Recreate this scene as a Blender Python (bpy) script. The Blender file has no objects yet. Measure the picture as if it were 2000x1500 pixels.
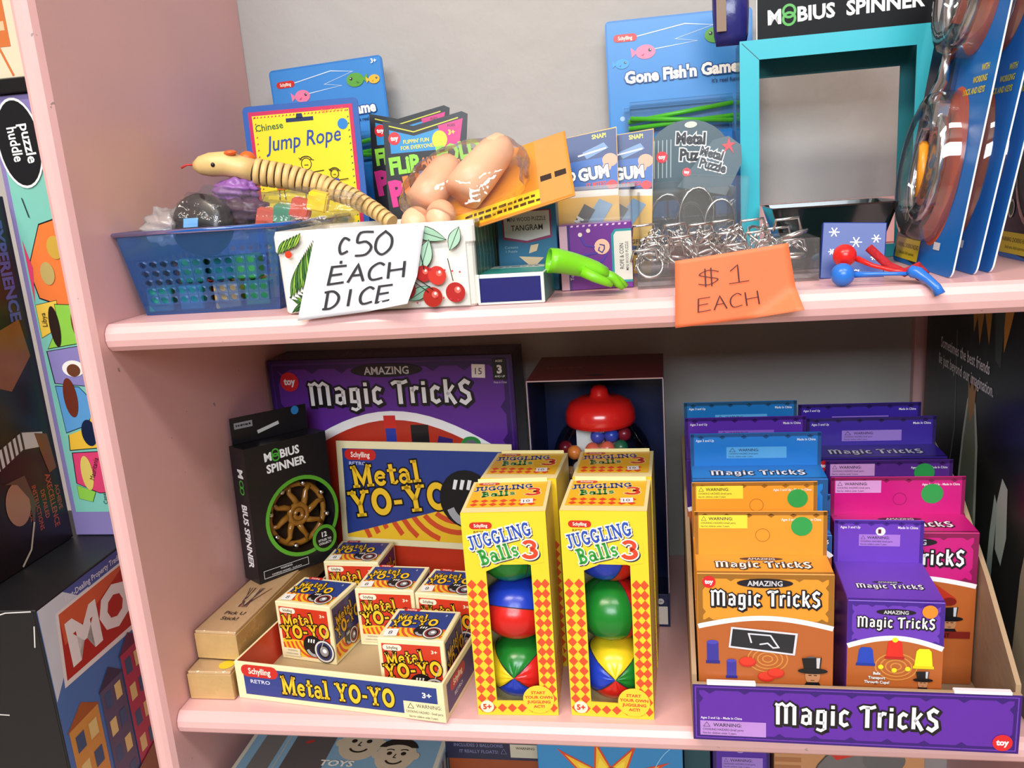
import bpy, bmesh, math, random
from mathutils import Vector, Matrix
random.seed(7)
SC = bpy.context.scene
COL = SC.collection
PI = math.pi
# ------------------------------------------------------------------ camera
def make_camera():
    f, yaw, pit, rol = 1650.0, .167, .2358, -.073
    cy, sy = math.cos(yaw), math.sin(yaw)
    fwd = Vector((-sy*math.cos(pit), cy*math.cos(pit), -math.sin(pit)))
    r0 = Vector((cy, sy, 0)); u0 = r0.cross(fwd)
    r = math.cos(rol)*r0 + math.sin(rol)*u0
    u = -math.sin(rol)*r0 + math.cos(rol)*u0
    cd = bpy.data.cameras.new('camera'); cam = bpy.data.objects.new('camera', cd); COL.objects.link(cam)
    cd.sensor_width = 36.0; cd.lens = f/2000*36.0; cd.clip_start = .01
    m = Matrix((r, u, -fwd)).transposed().to_4x4()
    m.translation = Vector((.4622, -.6624, .4761))
    cam.matrix_world = m
    SC.camera = cam
make_camera()
# ------------------------------------------------------------------ world, lights, exposure
w = bpy.data.worlds.new('world'); SC.world = w; w.use_nodes = True
w.node_tree.nodes['Background'].inputs[0].default_value = (.95, .96, 1.0, 1)
w.node_tree.nodes['Background'].inputs[1].default_value = .10
def area(name, loc, target, sx, sy, power, col):
    l = bpy.data.lights.new(name, 'AREA'); l.shape = 'RECTANGLE'; l.size = sx; l.size_y = sy; l.energy = power; l.color = col
    o = bpy.data.objects.new(name, l); COL.objects.link(o); o.location = loc
    o.rotation_euler = (Vector(target)-Vector(loc)).to_track_quat('-Z', 'Y').to_euler()
    return o
area('ceiling_lamp', (-.5, -1.35, 2.25), (-.5, -1.2, 0), 1.2, .35, 34, (1.0, .84, .70))
area('ceiling_lamp', (1.1, -1.35, 2.25), (1.1, -1.2, 0), 1.2, .35, 19, (1.0, .95, .92))
area('shop_window', (.40, -3.3, 1.8), (.5, .1, .3), 2.2, 1.0, 80, (.84, .92, 1.0))
SC.view_settings.view_transform = 'Standard'; SC.view_settings.look = 'None'
SC.view_settings.gamma = 1; SC.view_settings.use_curve_mapping = False
SC.view_settings.exposure = .5
# ------------------------------------------------------------------ materials
def lin(h):
    h = h.lstrip('#'); o = []
    for i in (0, 2, 4):
        c = int(h[i:i+2], 16)/255
        o.append(c/12.92 if c <= .04045 else ((c+.055)/1.055)**2.4)
    return (*o, 1)
MC = {}
def mat(hx, rough=.45, metal=0, bump=0, bscale=200, var=.06, vscale=30, spec=.5, coat=0):
    key = (hx, rough, metal, bump, bscale, var, vscale, spec, coat)
    if key in MC: return MC[key]
    m = bpy.data.materials.new('paint_'+hx.strip('#')); m.use_nodes = True
    n = m.node_tree.nodes; L = m.node_tree.links; b = n['Principled BSDF']
    b.inputs['Roughness'].default_value = rough; b.inputs['Metallic'].default_value = metal
    b.inputs['Specular IOR Level'].default_value = spec; b.inputs['Coat Weight'].default_value = coat
    b.inputs['Coat Roughness'].default_value = .08
    c = lin(hx)
    tc = n.new('ShaderNodeTexCoord'); nz = n.new('ShaderNodeTexNoise'); nz.inputs['Scale'].default_value = vscale; nz.inputs['Detail'].default_value = 4
    L.new(tc.outputs['Object'], nz.inputs['Vector'])
    mx = n.new('ShaderNodeMix'); mx.data_type = 'RGBA'
    mx.inputs[6].default_value = tuple(x*(1-var) for x in c[:3])+(1,); mx.inputs[7].default_value = tuple(min(1, x*(1+var)) for x in c[:3])+(1,)
    L.new(nz.outputs['Fac'], mx.inputs[0]); L.new(mx.outputs[2], b.inputs['Base Color'])
    if bump:
        n2 = n.new('ShaderNodeTexNoise'); n2.inputs['Scale'].default_value = bscale; n2.inputs['Detail'].default_value = 5
        L.new(tc.outputs['Object'], n2.inputs['Vector'])
        bp = n.new('ShaderNodeBump'); bp.inputs['Strength'].default_value = bump; bp.inputs['Distance'].default_value = .002
        L.new(n2.outputs['Fac'], bp.inputs['Height']); L.new(bp.outputs[0], b.inputs['Normal'])
    MC[key] = m; return m
def clear(hx='#ffffff', gloss=.10, tint=1.0, body=0.0, rough=.06, bump=0, bscale=40):
    key = ('clear', hx, gloss, tint, body, rough, bump, bscale)
    if key in MC: return MC[key]
    m = bpy.data.materials.new('clear_plastic'); m.use_nodes = True
    n = m.node_tree.nodes; L = m.node_tree.links; out = n['Material Output']; pb = n['Principled BSDF']
    pb.inputs['Base Color'].default_value = lin(hx); pb.inputs['Roughness'].default_value = .2
    t = n.new('ShaderNodeBsdfTransparent'); c = lin(hx); t.inputs[0].default_value = tuple(1-(1-x)*tint for x in c[:3])+(1,)
    g = n.new('ShaderNodeBsdfGlossy'); g.inputs['Roughness'].default_value = rough
    fr = n.new('ShaderNodeLayerWeight'); fr.inputs[0].default_value = .25
    mp = n.new('ShaderNodeMapRange'); mp.inputs[1].default_value = 0; mp.inputs[2].default_value = 1; mp.inputs[3].default_value = gloss*.5; mp.inputs[4].default_value = min(1, gloss*5)
    L.new(fr.outputs['Fresnel'], mp.inputs[0])
    m1 = n.new('ShaderNodeMixShader'); m1.inputs[0].default_value = body; L.new(t.outputs[0], m1.inputs[1]); L.new(pb.outputs[0], m1.inputs[2])
    m2 = n.new('ShaderNodeMixShader'); L.new(mp.outputs[0], m2.inputs[0]); L.new(m1.outputs[0], m2.inputs[1]); L.new(g.outputs[0], m2.inputs[2])
    L.new(m2.outputs[0], out.inputs[0])
    if bump:
        tc = n.new('ShaderNodeTexCoord'); n2 = n.new('ShaderNodeTexNoise'); n2.inputs['Scale'].default_value = bscale; n2.inputs['Detail'].default_value = 3
        L.new(tc.outputs['Object'], n2.inputs['Vector'])
        bp = n.new('ShaderNodeBump'); bp.inputs['Strength'].default_value = bump; bp.inputs['Distance'].default_value = .01
        L.new(n2.outputs['Fac'], bp.inputs['Height'])
        for s in (g, pb): L.new(bp.outputs[0], s.inputs['Normal'])
    MC[key] = m; return m
PINK = mat('#e4b2af', .32, 0, .12, 60, .05, 12)
def chips(m):
    """sparse chips and scuffs in the paint"""
    n = m.node_tree.nodes; L = m.node_tree.links; b = n['Principled BSDF']; src = b.inputs['Base Color'].links[0].from_socket
    tc = n.new('ShaderNodeTexCoord'); a = n.new('ShaderNodeTexNoise'); a.inputs['Scale'].default_value = 95; a.inputs['Detail'].default_value = 3
    L.new(tc.outputs['Object'], a.inputs['Vector']); mr = n.new('ShaderNodeMapRange'); mr.inputs[1].default_value = .735; mr.inputs[2].default_value = .76
    L.new(a.outputs['Fac'], mr.inputs[0]); mx = n.new('ShaderNodeMix'); mx.data_type = 'RGBA'; mx.inputs[7].default_value = lin('#a08a86')
    L.new(mr.outputs[0], mx.inputs[0]); L.new(src, mx.inputs[6]); L.new(mx.outputs[2], b.inputs['Base Color'])
chips(PINK)
STEEL = mat('#d9d9d6', .18, 1)
# ------------------------------------------------------------------ object helpers
def tag(o, label, cat, group=None, kind=None):
    if label: o['label'] = label
    if cat: o['category'] = cat
    if group: o['group'] = group
    if kind: o['kind'] = kind
    return o
def empty(name, label, cat, pos, yaw=0, lean=0, roll=0, group=None):
    o = bpy.data.objects.new(name, None); COL.objects.link(o); o.empty_display_size = .02
    o.rotation_mode = 'YXZ'; o.location = pos; o.rotation_euler = (lean, roll, yaw)
    return tag(o, label, cat, group)
def link(name, me, parent=None, loc=None, rot=None):
    o = bpy.data.objects.new(name, me); COL.objects.link(o)
    if parent: o.parent = parent
    if loc: o.location = loc
    if rot: o.rotation_euler = rot
    return o
def mesh(name, V, F, mats, mi=None, parent=None, smooth=False, **k):
    me = bpy.data.meshes.new(name); me.from_pydata(V, [], F)
    for m in (mats if isinstance(mats, (list, tuple)) else [mats]): me.materials.append(m)
    if mi: me.polygons.foreach_set('material_index', mi)
    if smooth: me.polygons.foreach_set('use_smooth', [True]*len(F))
    me.update(); return link(name, me, parent, **k)
def bmobj(name, bm, mats, parent=None, smooth=False, **k):
    me = bpy.data.meshes.new(name); bm.to_mesh(me); bm.free()
    for m in (mats if isinstance(mats, (list, tuple)) else [mats]): me.materials.append(m)
    if smooth: me.polygons.foreach_set('use_smooth', [True]*len(me.polygons))
    return link(name, me, parent, **k)
def addbox(bm, x0, y0, z0, x1, y1, z1, bev=0, seg=1):
    r = bmesh.ops.create_cube(bm, size=1)
    for v in r['verts']:
        v.co = Vector((x0+(v.co.x+.5)*(x1-x0), y0+(v.co.y+.5)*(y1-y0), z0+(v.co.z+.5)*(z1-z0)))
    if bev:
        es = list({e for v in r['verts'] for e in v.link_edges})
        bmesh.ops.bevel(bm, geom=es, offset=bev, segments=seg, affect='EDGES')
def boxo(name, b, m, parent=None, bev=.0005, seg=1, **k):
    bm = bmesh.new(); addbox(bm, *b, bev, seg); return bmobj(name, bm, m, parent, **k)
def boxes(name, bl, m, parent=None, bev=0):
    bm = bmesh.new()
    for b in bl: addbox(bm, *b, bev)
    return bmobj(name, bm, m, parent)
def sphere(name, r, m, parent=None, loc=(0, 0, 0), sc=(1, 1, 1), seg=24, rings=14, fn=None, rot=None):
    bm = bmesh.new(); bmesh.ops.create_uvsphere(bm, u_segments=seg, v_segments=rings, radius=r)
    for v in bm.verts:
        v.co = Vector((v.co.x*sc[0], v.co.y*sc[1], v.co.z*sc[2]))
        if fn: v.co = fn(v.co)
    return bmobj(name, bm, m, parent, True, loc=loc, rot=rot)
def lathe(name, prof, m, parent=None, n=32, **k):
    V = []; F = []
    for (r, z) in prof:
        for i in range(n):
            a = 2*PI*i/n; V.append((r*math.cos(a), r*math.sin(a), z))
    for j in range(len(prof)-1):
        for i in range(n):
            F.append((j*n+i, j*n+(i+1) % n, (j+1)*n+(i+1) % n, (j+1)*n+i))
    return mesh(name, V, F, m, None, parent, True, **k)
def tubegeo(path, rad, n=8, closed=False):
    V = []; F = []; P = [Vector(p) for p in path]; N = len(P)
    up = Vector((.13, .21, 1)).normalized()
    for i, p in enumerate(P):
        a = P[(i-1) % N] if (closed or i > 0) else P[i]; b = P[(i+1) % N] if (closed or i < N-1) else P[i]
        t = (b-a).normalized(); s = t.cross(up)
        if s.length < 1e-4: s = t.cross(Vector((1, 0, 0)))
        s.normalize(); q = s.cross(t)
        r = rad[i] if isinstance(rad, (list, tuple)) else rad
        for k in range(n):
            an = 2*PI*k/n; V.append(tuple(p+(s*math.cos(an)+q*math.sin(an))*r))
    for i in range(N if closed else N-1):
        j = (i+1) % N
        for k in range(n): F.append((i*n+k, i*n+(k+1) % n, j*n+(k+1) % n, j*n+k))
    if not closed: F += [tuple(range(n))[::-1], tuple(range((N-1)*n, N*n))]
    return V, F
def tube(name, path, rad, m, parent=None, n=8, closed=False, **k):
    V, F = tubegeo(path, rad, n, closed); return mesh(name, V, F, m, None, parent, True, **k)
def copy_tree(o, parent=None):
    c = o.copy(); COL.objects.link(c); c.parent = parent
    for ch in list(o.children): copy_tree(ch, c)
    return c
# ------------------------------------------------------------------ flat print on faces
TC = {}
def textgeo(s, bold):
    k = (s, bold)
    if k not in TC:
        c = bpy.data.curves.new('t', 'FONT'); c.body = s; c.size = 1; c.resolution_u = 2; c.offset = bold; c.fill_mode = 'FRONT'
        ob = bpy.data.objects.new('t', c); me = bpy.data.meshes.new_from_object(ob)
        V = [(v.co.x, v.co.y) for v in me.vertices]; F = [tuple(p.vertices) for p in me.polygons]
        xs = [v[0] for v in V] or [0]
        TC[k] = (V, F, min(xs), max(xs)); bpy.data.meshes.remove(me); bpy.data.objects.remove(ob); bpy.data.curves.remove(c)
    return TC[k]
def arc(cx, cy, rx, ry, a0, a1, n=16):
    return [(cx+rx*math.cos(math.radians(a0+(a1-a0)*i/n)), cy+ry*math.sin(math.radians(a0+(a1-a0)*i/n))) for i in range(n+1)]
S_ = lambda x, y0, y1, w=.22: ([(x, y0), (x, y1)], w)
B_ = lambda x0, x1, y, w=.12: ([(x0, y), (x1, y)], w)
SLAB = {
 'M': (1.25, [S_(.22, 0, 1), S_(1.03, 0, 1), ([(.2, 1), (.62, .2), (1.05, 1)], .18), B_(.02, .42, .06), B_(.83, 1.23, .06), B_(.02, .3, .94), B_(.95, 1.23, .94)]),
 'e': (.74, [(arc(.36, .33, .25, .26, 20, 330), .18), B_(.12, .62, .36, .1)]),
 't': (.56, [S_(.24, .05, .92), B_(.02, .52, .64), ([(.24, .08), (.4, .06), (.54, .16)], .12)]),
 'a': (.74, [(arc(.3, .22, .2, .17, 0, 360), .15), S_(.54, .04, .5, .18), (arc(.33, .46, .21, .16, 0, 170), .13), B_(.5, .74, .06)]),
 'l': (.46, [S_(.23, 0, 1), B_(.02, .44, .06), B_(.02, .3, .94)]),
 'Y': (1.05, [([(.18, 1), (.53, .45)], .22), ([(.87, 1), (.53, .45)], .16), S_(.53, 0, .5), B_(0, .42, .94), B_(.64, 1.05, .94), B_(.3, .76, .06)]),
 'O': (1.0, [(arc(.5, .5, .36, .41, 0, 360, 24), .24)]),
 '-': (.5, [B_(.06, .44, .42, .16)]),
 'J': (.7, [S_(.48, .2, 1), (arc(.28, .22, .2, .16, 0, -170), .17), B_(.2, .7, .94)]),
 'U': (.95, [S_(.22, .3, 1), S_(.74, .3, 1, .16), (arc(.48, .32, .26, .24, 180, 360), .17), B_(.02, .42, .94), B_(.56, .93, .94)]),
 'G': (.95, [(arc(.48, .5, .34, .41, 40, 330), .2), S_(.76, .1, .45, .18), B_(.5, .93, .43), ([(.74, .7), (.76, .95)], .1)]),
 'L': (.8, [S_(.24, 0, 1), B_(.02, .74, .07, .15), S_(.7, .05, .32, .12), B_(.02, .46, .94)]),
 'I': (.5, [S_(.25, 0, 1), B_(.02, .48, .06), B_(.02, .48, .94)]),
 'N': (1.05, [S_(.2, 0, 1, .16), S_(.84, 0, 1, .16), ([(.18, 1), (.86, 0)], .22), B_(.02, .4, .06), B_(.0, .3, .94), B_(.66, 1.03, .94)]),
 'B': (.85, [S_(.24, 0, 1), (arc(.36, .74, .24, .2, 90, -90), .18), (arc(.36, .27, .32, .21, 90, -90), .18), B_(.02, .4, .06), B_(.02, .4, .94), B_(.24, .4, .52)]),
 's': (.6, [([(.5, .52), (.32, .6), (.14, .5), (.2, .36), (.42, .3), (.48, .16), (.3, .06), (.08, .14)], .15)]),
 '3': (.85, [(arc(.4, .72, .26, .2, 160, -80), .2), (arc(.4, .28, .31, .22, 80, -165), .22)]),
}
V_ = lambda x, y0, y1, w=.17: ([(x, y0), (x, y1)], w)
MAG = {
 'M': (1.12, [V_(.17, -.05, .85), V_(.54, 0, .8), V_(.92, -.05, .85), ([(.05, .93), (.2, .86), (.36, .95), (.54, .8), (.72, .95), (.92, .82)], .13)]),
 'a': (.62, [V_(.46, 0, .62), ([(.1, .66), (.3, .72), (.46, .6)], .13), ([(.46, .42), (.16, .38), (.13, .1), (.3, .03), (.46, .12)], .14)]),
 'g': (.62, [V_(.47, -.2, .68), ([(.47, .66), (.17, .64), (.15, .12), (.46, .1)], .15), ([(.47, -.16), (.3, -.26), (.1, -.18)], .13)]),
 'i': (.34, [V_(.17, 0, .68), V_(.17, .78, .94, .16)]),
 'c': (.56, [([(.48, .6), (.3, .69), (.15, .55), (.15, .14), (.3, .03), (.48, .12)], .16)]),
 'T': (.72, [V_(.38, -.03, .95, .19), ([(.03, .84), (.2, .93), (.55, .9), (.74, .97)], .15)]),
 'r': (.46, [V_(.16, 0, .7), ([(.16, .5), (.3, .67), (.45, .64)], .15)]),
 'k': (.62, [V_(.16, 0, 1.0), ([(.2, .34), (.5, .74)], .13), ([(.26, .42), (.54, -.06)], .17)]),
 's': (.62, [([(.54, .8), (.34, .92), (.14, .76), (.2, .54), (.46, .38), (.5, .14), (.3, -.03), (.08, .1)], .17)]),
 ' ': (.3, []),
}
def ribbon(pts, w):
    """quads with mitred joints along a polyline"""
    n = len(pts); out = []
    closed = n > 3 and math.hypot(pts[0][0]-pts[-1][0], pts[0][1]-pts[-1][1]) < 1e-6
    for i in range(n):
        a = pts[i-1] if i > 0 else (pts[-2] if closed else None)
        b = pts[i+1] if i < n-1 else (pts[1] if closed else None)
        p = pts[i]; ds = []
        for s, e in ((a, p), (p, b)):
            if s is not None and e is not None:
                l = math.hypot(e[0]-s[0], e[1]-s[1]) or 1; ds.append(((e[0]-s[0])/l, (e[1]-s[1])/l))
        tx = sum(d[0] for d in ds); ty = sum(d[1] for d in ds); l = math.hypot(tx, ty) or 1; tx /= l; ty /= l
        k = 1/max(.5, tx*ds[0][0]+ty*ds[0][1])
        out.append(((p[0]-ty*w/2*k, p[1]+tx*w/2*k), (p[0]+ty*w/2*k, p[1]-tx*w/2*k)))
    return out
class Print:
    """Layers of flat ink on one face of a thing; millimetres, origin at the face's lower left."""
    def __init__(s, root, face='front', w=0, d=0, h=0, name='printed_face', e0=.00025, rough=.33, off=(0, 0, 0), step=.00004):
        s.root, s.face, s.dim, s.name, s.e, s.rough, s.off, s.step = root, face, (w, d, h), name, e0, rough, off, step
        s.V = []; s.F = []; s.M = []; s.mats = []
    def mi(s, hx):
        m = mat(hx, s.rough) if isinstance(hx, str) else hx
        if m not in s.mats: s.mats.append(m)
        return s.mats.index(m)
    def to3(s, u, v):
        w, d, h = s.dim; u *= .001; v *= .001; e = s.e
        p = {'front': (u, -e, v), 'top': (u, v, h+e), 'right': (w+e, u, v), 'left': (-e, d-u, v)}[s.face]
        return (p[0]+s.off[0], p[1]+s.off[1], p[2]+s.off[2])
    def raw(s, V2, F, hx):
        o = len(s.V); s.V += [s.to3(*v) for v in V2]; s.F += [tuple(o+i for i in f) for f in F]; s.M += [s.mi(hx)]*len(F)
    def up(s): s.e += s.step
    def poly(s, pts, hx): s.raw(pts, [tuple(range(len(pts)))], hx); s.up(); return s
    def polys(s, pl, hx):
        for p in pl: s.raw(p, [tuple(range(len(p)))], hx)
        s.up(); return s
    def rect(s, x0, y0, x1, y1, hx): return s.poly([(x0, y0), (x1, y0), (x1, y1), (x0, y1)], hx)
    def frame(s, x0, y0, x1, y1, t, hx):
        s.polys([[(x0, y0), (x1, y0), (x1, y0+t), (x0, y0+t)], [(x0, y1-t), (x1, y1-t), (x1, y1), (x0, y1)],
                 [(x0, y0+t), (x0+t, y0+t), (x0+t, y1-t), (x0, y1-t)], [(x1-t, y0+t), (x1, y0+t), (x1, y1-t), (x1-t, y1-t)]], hx)
        return s
    def circ(s, cx, cy, r, hx, ry=None, n=24): return s.poly(arc(cx, cy, r, ry or r, 0, 360*(n-1)/n, n-1), hx)
    def line(s, pts, w, hx):
        R = ribbon(pts, w); V = [p for q in R for p in q]
        s.raw(V, [(2*i, 2*i+1, 2*i+3, 2*i+2) for i in range(len(R)-1)], hx); s.up(); return s
    def text(s, t, x, y, cap, hx, bold=.012, sx=1, rot=0, shear=0, al='c', out=None, ow=.03):
        k = cap/.73
        def put(b, col):
            V, F, a, z = textgeo(t, b); _, _, a0, z0 = textgeo(t, bold)
            o = {'c': -(a0+z0)/2, 'l': -a0, 'r': -z0}[al]; c, n = math.cos(rot), math.sin(rot); W = []
            for (p, q) in V:
                X = (p+o)*k*sx+shear*q*k; Y = q*k; W.append((x+X*c-Y*n, y+X*n+Y*c))
            s.raw(W, F, col); s.up()
        if out: put(bold+ow, out)
        put(bold, hx); return s
    def fancy(s, font, t, x, y, cap, hx, sx=1, rot=0, al='c', out=None, ow=.12, gap=.04, rise=0, wt=1, shadow=None):
        tot = sum(font[c][0]+gap for c in t)-gap; x0 = {'c': -tot/2, 'l': 0, 'r': -tot}[al]
        c, n = math.cos(rot), math.sin(rot)
        def put(extra, col, dx=0, dy=0):
            cx = x0
            for i, ch in enumerate(t):
                g = font[ch]
                for pts, wd in g[1]:
                    R = ribbon(pts, wd*wt+extra)
                    if extra:   # lengthen the ends of open strokes for the outline
                        (ax, ay), (bx, by) = pts[0], pts[1]
                        P = list(pts)
                        if math.hypot(P[0][0]-P[-1][0], P[0][1]-P[-1][1]) > 1e-6:
                            def ext(p, q):
                                l = math.hypot(p[0]-q[0], p[1]-q[1]) or 1
                                return (p[0]+(p[0]-q[0])/l*extra/2, p[1]+(p[1]-q[1])/l*extra/2)
                            P[0] = ext(P[0], P[1]); P[-1] = ext(P[-1], P[-2]); R = ribbon(P, wd*wt+extra)
                    W = []
                    for q in R:
                        for (px, py) in q:
                            X = (px+cx+dx)*cap*sx; Y = (py+dy+rise*(cx+px))*cap
                            W.append((x+X*c-Y*n, y+X*n+Y*c))
                    s.raw(W, [(2*j, 2*j+1, 2*j+3, 2*j+2) for j in range(len(R)-1)], col)
                cx += g[0]+gap
            s.up()
        if shadow: put(ow, shadow, .05, -.06)
        if out: put(ow, out)
        put(0, hx); return s
    def done(s):
        return mesh(s.name, s.V, s.F, s.mats, s.M, s.root)
def carton(name, label, cat, w, d, h, pos, hx, yaw=0, lean=0, roll=0, group=None, bev=.0007, rough=.36, body='carton_body', **k):
    r = empty(name, label, cat, pos, yaw, lean, roll, group)
    boxo(body, (0, 0, 0, w, d, h), mat(hx, rough) if isinstance(hx, str) else hx, r, bev)
    return r
# common marks
def logo_pill(p, x, y, w, hx='#c8281f', ink='#f6efe0', t='Schylling'):
    h = w*.32; p.poly(arc(x+w-h/2, y+h/2, h/2, h/2, -90, 90, 6)+arc(x+h/2, y+h/2, h/2, h/2, 90, 270, 6), hx)
    p.text(t, x+w/2, y+h*.27, h*.5, ink, .02, .8)
def toy_logo(p, x, y, r):
    p.circ(x, y, r, '#d8232a'); p.text('toy', x, y-r*.28, r*.72, '#ffffff', .04, .9)
def warn(p, x, y, w, h, bg, ink='#2a2230'):
    p.rect(x, y, x+w, y+h, bg)
    p.line([(x+w*.05, y+h*.6), (x+w*.1, y+h*.9), (x+w*.15, y+h*.6), (x+w*.05, y+h*.6)], w*.008, ink)
    p.text('WARNING:', x+w*.2, y+h*.62, h*.24, ink, .012, al='l')
    p.text('CHOKING HAZARD-Small parts.', x+w*.04, y+h*.34, h*.155, ink, 0, .82, al='l')
    p.text('Not for children under 3 years.', x+w*.04, y+h*.1, h*.14, ink, 0, .82, al='l')
def scrib(p, x, y, w, h, hx, seed=1):
    """a row of small marks for print too fine to read"""
    rnd = random.Random(seed); q = []; a = x
    while a < x+w-1:
        l = min(rnd.uniform(.5, 1.6)*h, x+w-a); q.append([(a, y), (a+l, y), (a+l, y+h*rnd.uniform(.7, 1)), (a, y+h*rnd.uniform(.7, 1))]); a += l+h*.35
    p.polys(q, hx)
def price(p, x, y, t, sz=9, rot=.1):
    c, n = math.cos(rot), math.sin(rot)
    p.poly([(x+a*c-b*n, y+a*n+b*c) for a, b in ((-sz/2, -sz/2), (sz/2, -sz/2), (sz/2, sz/2), (-sz/2, sz/2))], '#f4f1ee')
    p.text(t, x, y-sz*.25, sz*.5, '#1b1b22', .0, rot=rot)
# ================================================================== STRUCTURE
D, W, H, T = .345, .822, .38, .0245
def structure():
    V = []; 
    wl = boxo('wall_back', (-3, D, -.95, 4, D+.1, 2.5), mat('#aeaaa5', .62, 0, .6, 40, .05, 9), None, 0); tag(wl, 'off-white plaster wall behind the shelves', 'wall', kind='structure')
    fl = boxo('floor', (-3, -4, -1.0, 4, 1, -.95), mat('#b5a896', .5), None, 0); tag(fl, 'plain shop floor', 'floor', kind='structure')
    bc = empty('bookcase', 'pink painted wooden bookcase with rounded shelf edges', 'bookcase', (0, 0, -.95))
    def shelf(z, x0, x1):
        pr = [(D-.001, 0), (0, 0), (-.004, -.0025), (-.0072, -.0075), (-.0078, -.0135), (-.006, -.019), (-.001, -.0235), (.004, -T), (D-.001, -T)]
        n = len(pr); V = [(x0, y, z+q) for y, q in pr]+[(x1, y, z+q) for y, q in pr]
        F = [tuple(range(n)), tuple(range(2*n-1, n-1, -1))]+[(i, n+i, n+(i+1) % n, (i+1) % n) for i in range(n)]
        mesh('shelf', V, F, PINK, None, bc)
    B = .95
    shelf(H+B, .0005, W-.0005); shelf(0+B, .0005, W-.0005); shelf(-H+B, .0005, W-.0005); shelf(-.157+B, -.62, -.0215)
    def panel(x0, x1):
        pr = [(x0, D-.001), (x0, -.0156), (x0+.003, -.021), (x0+.007, -.0235), (x1-.007, -.0235), (x1-.003, -.021), (x1, -.0156), (x1, D-.001)]
        n = len(pr); V = [(x, y, 0) for x, y in pr]+[(x, y, 2.2) for x, y in pr]
        F = [tuple(range(n)), tuple(range(2*n-1, n-1, -1))]+[(i, n+i, n+(i+1) % n, (i+1) % n) for i in range(n)]
        mesh('side_panel', V, F, PINK, None, bc)
    panel(-.0205, 0); panel(W, W+.02); panel(-.64, -.62)
    boxo('cleat', (.001, D-.013, H+B+.0005, W-.001, D-.0005, H+B+.05), PINK, bc, .001)
    boxo('corner_batten', (.759, D-.012, B+.0005, W-.001, D-.0005, B+H-T-.001), PINK, bc, .001)
structure()
def shop():
    a = mat('#d8d4cc', .8); b = mat('#a39a90', .8)
    for nm, q, m, l in (('ceiling', (-3, -4, 2.5, 4, 1, 2.6), a, 'plain pale shop ceiling'), ('wall_front', (-3, -4.1, -.95, 4, -4, 2.5), b, 'dim far wall of the shop'), ('wall_left', (-3.1, -4, -.95, -3, 1, 2.5), b, 'dim left wall of the shop'), ('wall_right', (4, -4, -.95, 4.1, 1, 2.5), b, 'dim right wall of the shop')):
        tag(boxo(nm, q, m, None, 0), l, 'ceiling' if nm == 'ceiling' else 'wall', kind='structure')
shop()
# ================================================================== LOWER SHELF
def pickup(pos, yaw, label, L, sticker):
    w, d, h = .0465, L, .030
    r = empty('pick_up_stick_box', label, 'wooden box', pos, yaw)
    wood = mat('#dcb87c', .5, 0, .05, 80, .12, 60)
    boxes('tray', [(0, 0, 0, w, d, .003), (0, 0, .003, w, .004, h-.003), (0, d-.004, .003, w, d, h-.003), (0, .004, .003, .004, d-.004, h-.003), (w-.004, .004, .003, w, d-.004, h-.003)], wood, r, .0004)
    boxo('sliding_lid', (.001, .001, h-.003, w-.001, d-.001, h), mat('#d2b48c', .45, 0, .05, 80, .1, 60), r, .0004)
    p = Print(r, 'top', w, d, h, 'lid_print')
    random.seed(3)
    for i in range(11):
        x = 14+i*2.2; p.line([(24+random.uniform(-6, 6), 50), (x+random.uniform(-8, 8), 92)], .8, ['#4a3a30', '#8c2c28', '#3a3f5a', '#efe3c8'][i % 4])
    p.text('Pick U', 25, 34, 6.5, '#2c221e', .012); p.text('Stick!', 25, 23, 6.5, '#2c221e', .012); p.done()
    if sticker:
        q = Print(r, 'top', w, d, h, 'yellow_sticker', .0004); q.circ(36, 13, 7.5, '#f2dc2c'); q.done()
    boxo('shrink_wrap', (-.0006, -.0008, -.0000, w+.0006, d+.0008, h+.0012), clear('#fff8ec', .12, .3, 0, .08, .5, 60), r, .001)
pickup((.0025, .018, .0004), 0, 'lower light wooden pick-up-stick box with a yellow dot on its lid', .2, True)
pickup((.0035, .040, .0322), -.067, 'upper light wooden pick-up-stick box under the black spinner carton', .2, False)

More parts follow.
